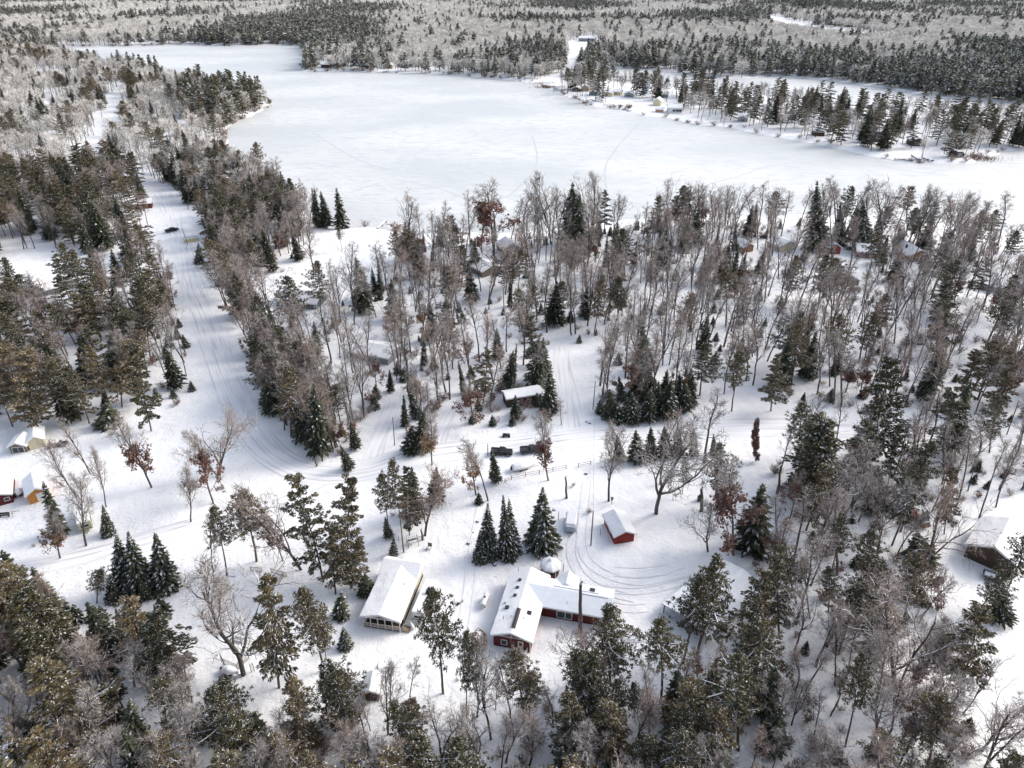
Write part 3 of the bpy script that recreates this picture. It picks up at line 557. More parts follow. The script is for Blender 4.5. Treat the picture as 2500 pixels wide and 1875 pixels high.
# ------------------------------------------------------------------ vehicles, trailers, tanks and yard things
def wheel(par, x, y, r, w, z=None):
    o = MB(); o.lathe([(r*.62, -w/2), (r, -w/2), (r, w/2), (r*.62, w/2)], 18); t = obj('wheel', o, M_rubber, par, (x, y, z if z is not None else r), smooth=False); t.rotation_euler[0] = R(90)
    q = MB(); q.lathe([(0, -w*.4), (r*.62, -w*.35), (r*.62, w*.35), (0, w*.42)], 12); obj('rim', q, M_iron, t)
def at_line(bl, br):
    a, b = G(*bl), G(*br); return (a[0], a[1], a[2]), math.atan2(b[1]-a[1], b[0]-a[0]), math.hypot(b[0]-a[0], b[1]-a[1])
def pickup(label, rear, front, col, snowbed=True, land=None, flip=False, L=5.7, group=None):
    a, rz, _ = at_line(rear, front); r = thing('pickup_truck', label, 'pickup truck', a, rz, group, land); m = mat("truck_paint_"+col[0], col[1], .45, spec=.3); s = L/5.7; Wd = 1.95
    b = MB(); prof = [(0, .5), (L, .5), (L+.02, .95), (L-.1, 1.12), (L-1.5*s, 1.22), (2.0*s, 1.22), (2.0*s, 1.2), (0, 1.2)]
    b.prism(prof, 0, Wd, 0, 'y'); body = obj('body', b, m, r, bevel=.05)
    bd = MB(); bd.box((1.0*s, Wd/2, 1.21), (1.75*s, Wd-.3, .05)); obj('bed', bd, M_snow if snowbed else M_black, r)
    for y in (.07, Wd-.07): w = MB(); w.box((1.0*s, y, 1.32), (1.95*s, .12, .24)); obj('bed_side', w, m, r)
    w = MB(); w.box((.06, Wd/2, 1.3), (.1, Wd-.3, .22)); obj('tailgate', w, m, r)
    c = MB(); c.prism([(2.0*s, 1.2), (4.25*s, 1.2), (3.55*s, 1.82), (2.3*s, 1.84)], .12, Wd-.12, 0, 'y'); cab = obj('cab', c, m, r, bevel=.05)
    for y in (.1, Wd-.1): g = MB(); g.prism([(2.25*s, 1.28), (3.95*s, 1.28), (3.5*s, 1.74), (2.42*s, 1.76)], y-.03, y+.03, 0, 'y'); obj('side_window', g, M_glass, cab)
    g = MB(); g.box((3.93*s, Wd/2, 1.5), (.06, Wd-.4, .62), rz=0); w = obj('windscreen', g, M_glass, cab); 
    for x in (1.05*s, 4.55*s):
        for y in (.08, Wd-.08): wheel(r, x, y, .40, .26)
    for y in (.3, Wd-.3): h = MB(); h.box((L-.02, y, .85), (.1, .35, .2)); obj('headlight', h, M_white, r)
    bm = MB(); bm.box((L+.05, Wd/2, .55), (.14, Wd-.1, .2)); bm.box((-.05, Wd/2, .55), (.12, Wd-.1, .16)); obj('bumper', bm, M_iron, r)
    foot(a, rz, 0, L, 0, Wd, .5); return r
pickup('dark grey pickup truck parked on the road, right of the other truck', (1272, 1112), (1323, 1107), ('charcoal', (.03, .032, .037)), False, 'the dark grey pickup truck')
pickup('black pickup truck half hidden by a tree on the road', (1198, 1114), (1242, 1115), ('black', (.012, .012, .014)), False, 'the black pickup truck', L=5.3)
pickup('black pickup truck standing by itself near the upper crossing', (408, 570), (440, 562), ('jet', (.015, .017, .022)), False, 'the lone pickup truck', L=5.8)
def suv():
    a, rz, _ = at_line((2210, 1255), (2262, 1305)); r = thing('off_road_car', 'old rust-red and black off-road car nosed into the bare trees', 'car', a, rz, land='the rust-red off-road car'); mr = mat("rusty_paint", (.26, .07, .035), .7, col2=(.16, .09, .05), scale=2); L = 5.4
    b = MB(); b.prism([(0, .5), (L, .5), (L, 1.05), (0, 1.12)], 0, 1.9, 0, 'y'); obj('body', b, mr, r, bevel=.05)
    c = MB(); c.prism([(2.4, 1.1), (5.1, 1.1), (4.9, 1.8), (2.8, 1.8)], .1, 1.8, 0, 'y'); cab = obj('cab', c, M_black, r, bevel=.04)
    for x in (2.75, 4.95): w = MB(); w.box((x, .95, 1.5), (.09, 1.76, .7)); obj('pillar_frame', w, M_white, cab)
    h = MB(); h.box((1.1, .95, 1.13), (2.0, 1.7, .08)); obj('hood', h, mat("red_hood", (.30, .03, .03), .6), r)
    for x in (.9, 4.3):
        for y in (.05, 1.85): wheel(r, x, y, .42, .28)
    foot(a, rz, 0, L, 0, 2, .6)
suv()
def rv(label, bl, br, L, Wd, h, m, land, snow=.35, stripe=None, extra=True, rzo=None):
    a, rz, w_ = at_line(bl, br); Wd = Wd or w_; r = thing('camper_trailer', label, 'camper', a, rz if rzo is None else rzo, land=land)
    b = MB(); b.prism([(0, .55), (Wd, .55), (Wd, h), (0, h)], 0, L, 0, 'y'); obj('body', b, m, r, bevel=.12)
    s = MB(); s.box((Wd/2, L/2, h+snow/2), (Wd-.05, L-.05, snow)); obj('snow_cover', s, M_snow, r, bevel=.13)
    for sd_, yy in (('F', 0),): w = MB(); w.box((Wd/2, -.03, h*.66), (Wd*.55, .05, .5)); obj('window', w, M_glass, r)
    w = MB(); w.box((Wd+.03, L*.35, h*.62), (.05, .9, .5)); obj('window', w, M_glass, r)
    w = MB(); w.box((Wd+.02, L/2, .95), (.05, L*.96, .12)); w.box((Wd/2, -.02, .95), (Wd*.9, .05, .12)); obj('stripe', w, stripe or M_brown, r)
    d = MB(); d.box((Wd+.03, L*.72, 1.35), (.05, .65, 1.5)); obj('door', d, M_white, r)
    for x in (.12, Wd-.12): q = MB(); q.lathe([(0, -.12), (.33, -.12), (.33, .12), (0, .12)], 14); t = obj('wheel', q, M_rubber, r, (x, L*.45, .33)); t.rotation_euler[1] = R(90)
    t = MB(); t.tube([(Wd*.3, 0, .5), (Wd/2, -1.2, .45)], [.05, .05], 4); t.tube([(Wd*.7, 0, .5), (Wd/2, -1.2, .45)], [.05, .05], 4); obj('tow_bar', t, M_black, r)
    if extra: v = MB(); v.box((Wd/2, L*.55, h+snow+.08), (.7, .7, .3)); obj('roof_vent', v, M_white, r)
    foot(a, r.rotation_euler[2], 0, Wd, 0, L, .5); return r
rv('white camper trailer under snow beside the long cream cabin', (1006, 1519), (1036, 1514), 8.5, 2.5, 2.5, M_white, 'the white camper', rzo=R(-12))
rv('pale green camper with a window at its end near the orange shed', (196, 1305), (228, 1290), 7.5, 2.6, 2.6, mat("pale_green_camper", (.42, .42, .30), .6), 'the pale green camper', rzo=R(33), extra=False)
def cov_trailer():
    a, rz, w_ = at_line((1377, 1303), (1408, 1306)); r = thing('covered_trailer', 'boxy trailer under a grey tarp and deep snow by the tall pole', 'trailer', a, rz, land='the covered trailer')
    b = MB(); b.box((1.25, 2.7, 1.15), (2.6, 5.4, 1.1), taper=.95); b.box((1.25, .55, 1.45), (2.48, 1.1, .9), taper=.85); obj('tarp', b, mat("grey_tarp", (.42, .45, .50), .6, bump=.8, bscale=1.4), r, bevel=.15)
    s = MB(); s.box((1.25, 3.0, 1.9), (2.4, 4.6, .5), taper=.9); obj('snow_cover', s, M_snow, r, bevel=.2)
    f = MB(); f.box((1.25, 2.7, .5), (2.2, 5.0, .15)); obj('frame', f, M_black, r)
    t = MB(); t.tube([(.5, .1, .5), (1.25, -1.3, .45)], [.05, .05], 4); t.tube([(2.0, .1, .5), (1.25, -1.3, .45)], [.05, .05], 4); t.tube([(1.25, -1.2, 0), (1.25, -1.2, .6)], [.05, .05], 4); obj('tow_bar', t, M_iron, r)
    for x in (.1, 2.4): wheel_o = MB(); wheel_o.lathe([(0, -.1), (.32, -.1), (.32, .1), (0, .1)], 14); t = obj('wheel', wheel_o, M_rubber, r, (x, 2.6, .32)); t.rotation_euler[1] = R(90)
    foot(a, rz, 0, 2.6, 0, 6, .6)
cov_trailer()
def tank(label, c0, c1, rad, land, dom=True, m=M_white):
    a, rz, L = at_line(c0, c1); r = thing('propane_tank', label, 'propane tank', a, rz, land=land); z = rad+.3
    pr = [(0, -L/2)]+[(rad*math.sin(R(t)), -L/2+rad-rad*math.cos(R(t))) for t in (20, 45, 70, 90)]+[(rad*math.sin(R(t)), L/2-rad-rad*math.cos(R(t))) for t in (90, 110, 135, 160)]+[(0, L/2)]
    b = MB(); b.lathe(pr, 16); o = obj('tank', b, m, r, (L/2, 0, z), smooth=True); o.rotation_euler[1] = R(90)
    s = MB(); n = 12
    V = []; 
    for i in range(n+1):
        x = L*.06+L*.88*i/n; e = min(1, math.sin(math.pi*i/n)*2.2+.1)
        for k, t in enumerate(np.linspace(-55, 55, 7)): V.append((x, rad*1.02*math.sin(R(t)), z+rad*math.cos(R(t))+.14*e*math.cos(R(t*1.5))))
    s.add(V, [(i*7+k, i*7+k+1, (i+1)*7+k+1, (i+1)*7+k) for i in range(n) for k in range(6)]); obj('snow_cover', s, M_snow, r, smooth=True)
    if dom: d = MB(); d.lathe([(.2, -.1), (.2, .28), (.12, .34), (0, .35)], 10, c=(L*.55, 0, z+rad)); obj('dome_lid', d, M_black, r)
    for x in (L*.25, L*.75): l = MB(); l.box((x, 0, .2), (.15, rad*1.3, .45)); obj('leg', l, M_iron, r)
    foot(a, rz, 0, L, -rad, rad, .5)
tank('large white propane tank standing left of the dark red house', (1178, 1490), (1189, 1458), .58, 'the large propane tank')
tank('small silver propane tank beside the steps of the cream cabin', (1010, 1542), (1002, 1526), .34, 'the small propane tank', False)
def boat(label, stern, bow, tarp=None, land=None, Wd=2.1, h=1.0, cat='boat', snow=True, hull=M_white):
    a, rz, L = at_line(stern, bow); r = thing('boat', label, cat, a, rz, land=land); b = MB(); n = 9; V = []
    for i in range(n+1):
        t = i/n; w = Wd/2*(1-max(0, (t-.45)/.55)**2.1)*(.88+.12*min(1, t*4)); zb = .35+.35*t**3; zt = h+.25*t
        V += [(t*L, -w*.25, zb), (t*L, -w*.8, zb+.2), (t*L, -w, zt), (t*L, w, zt), (t*L, w*.8, zb+.2), (t*L, w*.25, zb)]
    F = [(i*6+k, i*6+(k+1) % 6, (i+1)*6+(k+1) % 6, (i+1)*6+k) for i in range(n) for k in range(6)]+[tuple(range(6))[::-1]]
    b.add(V, F); obj('hull', b, hull, r, smooth=False)
    if snow or tarp:
        s = MB(); V = []; 
        for i in range(n+1):
            t = i/n; w = (Wd/2*(1-max(0, (t-.45)/.55)**2.1)*(.88+.12*min(1, t*4)))*1.02; zt = h+.25*t; hh = (.65*math.sin(math.pi*min(1, t*1.1+.12))+.12)*(1+.15*math.sin(i*2.3))
            V += [(t*L, -w, zt), (t*L, -w*.6, zt+hh*.8), (t*L, 0, zt+hh), (t*L, w*.6, zt+hh*.8), (t*L, w, zt)]
        s.add(V, [(i*5+k, i*5+k+1, (i+1)*5+k+1, (i+1)*5+k) for i in range(n) for k in range(4)]+[(0, 1, 2, 3, 4)[::-1]]); obj('cover', s, tarp or M_snow, r, smooth=True)
    t = MB(); t.tube([(L*.1, 0, .3), (L+1.0, 0, .35)], [.06, .05], 4); t.box((L*.4, 0, .3), (L*.5, 1.3, .1)); obj('trailer', t, M_black, r)
    for y in (-.8, .8): wheel(r, L*.35, y, .28, .18, .28)
    m = MB(); m.box((-.2, 0, h*.8), (.4, .4, .9)); obj('outboard_motor', m, M_black, r)
    foot(a, rz, 0, L, -1, 1, .5)
boat('motor boat under deep snow on a trailer by the trucks', (1250, 1150), (1306, 1140), None, 'the snow-covered boat', 2.3, 1.1)
boat('boat under a brown tarp heaped with snow beside the red house', (1172, 1588), (1168, 1545), mat("brown_tarp", (.16, .085, .04), .8, bump=.6, bscale=2, snow=.10), 'the brown-tarped boat', 2.8, 1.0)
boat('small upturned-looking boat buried in snow under the leaning oak', (545, 1640), (585, 1650), None, 'the buried boat', 1.7, .7)
def flat_trailer(label, bl, br, L, land):
    a, rz, Wd = at_line(bl, br); Wd = 3.6; r = thing('flatbed_trailer', label, 'trailer', a, rz, land=land)
    b = MB(); b.box((Wd/2, L/2, .75), (Wd, L, .14)); obj('deck', b, M_black, r); s = MB(); s.box((Wd/2, L/2, .87), (Wd-.5, L-.5, .1)); obj('snow_cover', s, M_snow, r, bevel=.06)
    for y in (.05, L-.05): q = MB(); q.box((Wd/2, y, 1.05), (Wd, .08, .3)); obj('side_rail', q, M_iron, r)
    for x in (Wd*.4, Wd*.6):
        for y in (.1, L-.1): wheel(r, x, y, .34, .22)
    foot(a, rz, 0, Wd, 0, L, .5)
flat_trailer('low black flatbed trailer with snow beside the brown garage', (2396, 1412), (2434, 1426), 1.9, 'the flatbed trailer')
boat('dark boat and gear under snow between the cabins at left', (40, 1215), (60, 1200), None, 'the dark boat', 2.0, .9)
# poles, lamp, posts
def pole(label, b, t, rad=.14, cross=False, land=None, cat='utility pole', name='utility_pole', trans=False, m=None):
    f, lean, h = stand(*b, *t); z = H1(*f); r = thing(name, label, cat, (f[0], f[1], z), land=land)
    p = MB(); p.tube([(0, 0, -.3), (lean*.5, 0, h*.5), (lean, 0, h)], [rad, rad*.9, rad*.75], 8); obj('pole', p, m or M_pinebark, r)
    if cross: c = MB(); c.box((lean, 0, h-.6), (2.2, .12, .12), rz=R(25)); obj('cross_arm', c, M_pinebark, r)
    if trans: c = MB(); c.lathe([(.28, 0), (.28, .8), (0, .85)], 10, c=(lean*.8+.35, -.1, h*.78)); obj('transformer', c, M_iron, r)
    PLACED.append((f[0], f[1], 1)); return r, (f[0]+lean, f[1], z+h)
_, pA = pole('bare utility pole standing between the trailer and the red shed', (1442, 1338), (1448, 1253), land='the bare utility pole')
_, pB = pole('tall utility pole with a transformer beside the left road', (457, 925), (436, 832), cross=False, trans=True, land='the transformer pole')
_, pC = pole('utility pole with a cross arm at the far right', (2455, 1068), (2486, 982), cross=True, trans=True, land='the cross-arm pole')
_, pD = pole('slim wooden pole at the mouth of the side driveway', (964, 1092), (959, 1023), .11, land='the driveway pole')
_, pE = pole('slim wooden pole beside the driveway into the wood', (1447, 1008), (1453, 938), .12, land='the wood-side pole')
_, pF = pole('thin utility pole beside the upper crossing', (460, 602), (445, 560), .12)
_, pG = pole('thin dark pole near the upper road bend', (223, 466), (210, 424), .12)
_, pH = pole('slim pole left of the black pickup truck', (1191, 1120), (1191, 1090), .1)
def wire(label, a, b, sag=1.2):
    p = MB(); n = 14; pts = [(a[0]+(b[0]-a[0])*i/n, a[1]+(b[1]-a[1])*i/n, a[2]+(b[2]-a[2])*i/n-sag*4*(i/n)*(1-i/n)) for i in range(n+1)]; p.tube(pts, [.022]*(n+1), 3)
    tag(obj('wire', p, M_black), label, 'wire')
wire('thin wire from the bare pole towards the red shed', pA, (G(1478, 1250)[0], G(1478, 1250)[1], 2.9), .6)
wire('thin wire from the bare pole back to the wood-side pole', pA, pE, 2)
def lamp():
    a = G(1283, 1334); r = thing('lamp_post', 'small black garden lamp post with three heads left of the big spruce', 'lamp post', a, land='the garden lamp post')
    p = MB(); p.tube([(0, 0, -.1), (0, 0, 2.3)], [.06, .05], 8); p.lathe([(.16, 0), (.1, .25), (.05, .4)], 8); obj('post', p, M_black, r)
    for x, z in ((-.35, 2.3), (.35, 2.3), (0, 2.65)): h = MB(); h.tube([(0, 0, 2.1), (x, 0, z-.1)], [.03, .03], 4); h.lathe([(.05, 0), (.14, .12), (.12, .32), (.04, .4), (0, .42)], 8, c=(x, 0, z-.1)); obj('lamp_head', h, M_black, r)
lamp()
def post(label, x, y, tx, ty, name='post', cat='post', rad=.07): 
    f, lean, h = stand(x, y, tx, ty); p = MB(); p.tube([(0, 0, -.2), (lean, 0, h)], [rad, rad], 6); p.box((lean, 0, h+.05), (rad*2.6, rad*2.6, .1)); tag(obj(name, p, M_wood, None, (f[0], f[1], H1(*f))), label, cat)
post('short dark post right of the big spruce', 1363, 1276, 1364, 1256); post('short dark post left of the red shed', 1465, 1313, 1466, 1297); post('thin post behind the gazebo', 1375, 1398, 1376, 1382)
post('short post at the edge of the yard by the red house roof', 974, 1324, 973, 1314)
def flag():
    a = G(1345, 1262); r = thing('wind_spinner', 'black fan-shaped wind spinner leaning right of the big spruce', 'ornament', a)
    p = MB(); p.tube([(0, 0, -.1), (.1, 0, 1.5)], [.03, .03], 4); obj('stake', p, M_wood, r); 
    for k in range(4): q = MB(); q.add([(.1, 0, 1.5), (.3+.25*k, 0, 2.5-.22*k), (.45+.25*k, .02, 2.32-.22*k)], [(0, 1, 2)]); q.add([(.1, .03, 1.5), (.3+.25*k, .03, 2.5-.22*k), (.45+.25*k, .05, 2.32-.22*k)], [(2, 1, 0)]); obj('blade', q, M_black, r)
flag()
def rail_fence(label, pts, h, name='split_rail_fence', m=M_pinebark, rails=2, r=.06, cat='fence', land=None):
    W3 = [G(*p) for p in pts]; o = thing(name, label, cat, W3[0], land=land); c = W3[0]
    for p in W3: q = MB(); q.tube([(p[0]-c[0], p[1]-c[1], p[2]-c[2]-.2), (p[0]-c[0], p[1]-c[1], p[2]-c[2]+h+.15)], [.09, .08], 6); obj('post', q, m, o)
    for a, b in zip(W3, W3[1:]):
        for k in range(rails):
            z = h*(.45+.5*k/max(1, rails-1)) if rails > 1 else h*.9; q = MB(); q.tube([(a[0]-c[0], a[1]-c[1], a[2]-c[2]+z), (b[0]-c[0], b[1]-c[1], b[2]-c[2]+z)], [r, r], 5); obj('rail', q, m, o)
rail_fence('dark split-rail fence running below the snow-covered boat', [(1233, 1178), (1249, 1170), (1283, 1163), (1317, 1156), (1350, 1150), (1382, 1144)], 1.05, land='the split-rail fence')
rail_fence('short separate piece of split-rail fence at right of the long one', [(1412, 1140), (1442, 1134)], 1.05)
def panel_fence(label, pts, h, m):
    W3 = [G(*p) for p in pts]; o = thing('mesh_fence', label, 'fence', W3[0]); c = W3[0]
    for p in W3: q = MB(); q.box((p[0]-c[0], p[1]-c[1], h/2), (.1, .1, h+.1)); obj('post', q, m, o)
    for a, b in zip(W3, W3[1:]):
        q = MB(); L = math.hypot(b[0]-a[0], b[1]-a[1]); rz = math.atan2(b[1]-a[1], b[0]-a[0]); cx, cy = (a[0]+b[0])/2-c[0], (a[1]+b[1])/2-c[1]
        for z in (.08, h): q.box((cx, cy, z), (L, .06, .09), rz=rz)
        n = int(L/.28)
        for i in range(1, n): q.box((a[0]-c[0]+(b[0]-a[0])*i/n, a[1]-c[1]+(b[1]-a[1])*i/n, h/2), (.07, .035, h), rz=rz)
        obj('panel', q, m, o)
panel_fence('left reddish picket fence panel behind the tall olive pine', [(613, 1394), (640, 1397)], 1.1, M_woodt)
panel_fence('right reddish picket fence panel behind the tall olive pine', [(663, 1398), (700, 1408)], 1.1, M_woodt)
panel_fence('pale railing beside the small reddish play slide', [(680, 1428), (692, 1408)], 1.0, M_woodt)
panel_fence('wire garden fence behind the leaning oak', [(540, 1608), (548, 1622), (580, 1636), (608, 1608)], 1.5, M_pinebark)
def bench_swing():
    a = G(1008, 1330); r = thing('swing_bench', 'wooden garden swing under a slatted canopy behind the cream cabin', 'garden swing', a, R(20), land='the garden swing')
    for x in (-1.1, 1.1):
        for y in (-.8, .8): q = MB(); q.tube([(x, y, -.1), (x*.95, 0 if False else y*.5, 2.2)], [.06, .06], 4); obj('leg', q, M_wood, r)
    c = MB(); c.box((0, 0, 2.25), (2.6, .1, .1))
    for k in range(6): c.box((-1.1+k*.44, 0, 2.33), (.16, 1.7, .08))
    obj('canopy', c, M_wood, r); s = MB(); s.box((0, .1, .8), (1.9, .7, .1)); s.box((0, .45, 1.15), (1.9, .08, .6)); obj('seat', s, M_wood, r)
bench_swing()
def chairs():
    a = G(1047, 1341); r = thing('garden_chair', 'dark garden chair facing away from the swing bench', 'chair', a, R(-20))
    s = MB(); s.box((0, 0, .5), (.8, .8, .1)); obj('seat', s, M_wood, r); b = MB(); b.box((.1, .45, 1.0), (.9, .1, 1.0)); obj('backrest', b, M_wood, r)
    for x in (-.35, .35):
        for y in (-.35, .35): l = MB(); l.box((x, y, .22), (.08, .08, .5)); obj('leg', l, M_wood, r)
    sn = MB(); sn.box((0, -.05, .6), (.75, .7, .12)); obj('snow_cover', sn, M_snow, r, bevel=.04)
chairs()
def ring():
    a = G(1766, 1546); r = thing('tractor_tyre', 'large tyre lying in the snow with a snow ring on top', 'tyre', a, land='the large tyre')
    b = MB(); b.lathe([(.55, 0), (1.15, 0), (1.25, .3), (1.1, .55), (.6, .55), (.55, 0)], 24); obj('tread', b, M_rubber, r)
    s = MB(); s.lathe([(.66, .5), (.75, .68), (.98, .72), (1.12, .5)], 24); obj('snow_cover', s, M_snow, r, smooth=True)
ring()
def rock(label, x, y, s, snow=True):
    a = G(x, y); g = rnd(int(x*7+y)); b = MB(); b.lathe([(.5*s, -.1), (.55*s, .15*s), (.35*s, .45*s), (0, .55*s)], 7); b.v = [(p[0]*g.uniform(.8, 1.2), p[1]*g.uniform(.8, 1.2), p[2]) for p in b.v]
    tag(obj('rock', b, mat("snowy_rock", (.10, .095, .09), .9, snow=.35), None, a), label, 'rock')
for t in [('small snow-capped rock at the left lawn edge', 1166, 1274, .7), ('small dark rock alone on the open snow left of the spruces', 1144, 1327, .8), ('tiny dark rock above the left rock', 1155, 1300, .4), ('dark cone-shaped rock in front of the fence gap', 1431, 1157, .8), ('small round rock below the three spruces', 1208, 1380, .8), ('left one of two dark rocks on the driveway', 1432, 1030, .6), ('right one of two dark rocks on the driveway', 1440, 1034, .7), ('dark snowy rock by the pole at left', 567, 1282, .9)]: rock(*t)
def cube_box():
    a = G(543, 1193); b = MB(); b.box((0, 0, .45), (.9, .7, .9)); r = obj('utility_box', b, M_iron, None, a, R(20), bevel=.04); tag(r, 'grey utility box standing right of the forked bare tree', 'utility box'); s = MB(); s.box((0, 0, .98), (.8, .6, .14)); obj('snow_cover', s, M_snow, r, bevel=.05)
cube_box()
def dumpster():
    a, rz, L = at_line((452, 594), (486, 588)); r = thing('container', 'open yellowish container box beside the upper crossing', 'container', a, rz, land='the yellowish container')
    b = MB()
    for c, d in (((L/2, 0, .8), (L, .12, 1.6)), ((L/2, 2.4, .8), (L, .12, 1.6)), ((0, 1.2, .8), (.12, 2.3, 1.6)), ((L, 1.2, .8), (.12, 2.3, 1.6))): b.box(c, d)
    obj('box', b, M_cream, r); s = MB(); s.box((L/2, 1.2, .8), (L-.2, 2.2, 1.2)); obj('snow_load', s, M_snow, r, bevel=.1)
dumpster()
def small_car(label, c, rz, col, land=None):
    a = G(*c); r = thing('parked_car', label, 'car', a, rz, land=land); m = mat("car_paint_"+str(round(col[0], 2)), col, .3)
    b = MB(); b.prism([(0, .35), (4.4, .35), (4.4, .85), (0, .95)], 0, 1.8, 0, 'y'); obj('body', b, m, r, bevel=.08); c_ = MB(); c_.prism([(.7, .9), (3.3, .9), (2.8, 1.42), (1.2, 1.45)], .1, 1.7, 0, 'y'); obj('cabin', c_, M_glass, r, bevel=.05)
    s = MB(); s.box((2.0, .9, 1.5), (1.6, 1.5, .14)); obj('snow_cover', s, M_snow, r, bevel=.05)
    for x in (.85, 3.5):
        for y in (.05, 1.75): wheel(r, x, y, .32, .2)
    foot(a, rz, 0, 4.4, 0, 1.8, .4)
small_car('dark car half buried in snow beside the cream cottage', (116, 1096), R(10), (.05, .05, .055)); small_car('dark car in the trees in front of the small grey cottage', (1240, 640), R(-5), (.03, .03, .035))
small_car('dark car parked between the long red cabin and the rust red cottage', (2078, 612), R(80), (.025, .025, .03)); small_car('grey car among the bare trees below the grey-green cabin', (2078, 712), R(15), (.10, .10, .11)); small_car('black car parked beside the tall pale blue house', (1600, 236), R(0), (.02, .02, .025))
def hut():
    a = G(2330, 385); r = thing('ice_shelter', 'dark rounded hut with a white cross-framed front on the right shore', 'ice fishing hut', a, land='the rounded hut'); b = MB(); b.prism([(0, 0), (6, 0), (6, 2.4), (4.6, 3.6), (1.4, 3.6), (0, 2.4)], 0, 6, 0, 'y'); obj('wall', b, M_black, r, bevel=.2)
    f = MB(); f.box((3, -.05, 1.5), (3, .1, .2)); f.box((3, -.05, 2.4), (3, .1, .2)); f.box((3, -.08, 1.5), (.2, .1, 2.6)); obj('door', f, M_white, r); s = MB(); s.box((3, 3, 3.8), (4, 5.8, .5)); obj('snow_cover', s, M_snow, r, bevel=.2)
hut()
def tealt():
    a = G(2488, 238); r = MB(); r.prism([(0, 0), (14, 0), (14, 4), (11, 6), (3, 6), (0, 4)], 0, 8, 0, 'y'); tag(obj('boat_tarpaulin', r, M_teal, None, a, bevel=.5), 'teal tarpaulin-covered boat at the right edge on the far channel', 'covered boat')
tealt()
def dock(label, p0, p1, w=1.5):
    a, rz, L = at_line(p0, p1); r = thing('dock', label, 'dock', (a[0], a[1], a[2]), rz, 'docks stored along the shore'); b = MB(); b.box((L/2, 0, .6), (L, w, .14)); obj('deck', b, M_wood, r)
    n = max(2, int(L/4))
    for k in range(n+1): q = MB(); q.box((L*k/n, 0, .2), (.14, w, 1.0)); obj('leg', q, M_pinebark, r)
for i, (p0, p1, t) in enumerate([((1362, 232), (1385, 236), 'below the dark lakeside hut'), ((1400, 238), (1425, 232), 'beside the dark lakeside hut'), ((1442, 243), (1468, 250), 'leading out from the blue-green cabin'), ((1455, 240), (1470, 246), 'just behind the longer dock of the blue-green cabin'), ((1522, 267), (1540, 270), 'in front of the grey boathouse'), ((1538, 280), (1555, 278), 'nearest the bay'), ((1685, 303), (1735, 302), 'under the tall pines'), ((2152, 430-43), (2178, 392), 'right of the large grey house'), ((2185, 388), (2228, 395), 'out on the ice'), ((2228, 380), (2245, 393), 'below the dark brown cottage'), ((2256, 387), (2276, 393), 'right of the brown cottage deck'), ((2015, 362), (2040, 366), 'below the hidden brown cabin')]):
    dock(f'dark wooden dock section lying {t}', p0, p1, 2.0)
dock('thin dock end reaching onto the ice below the left shore pines', (922, 560), (942, 548), 1.2)
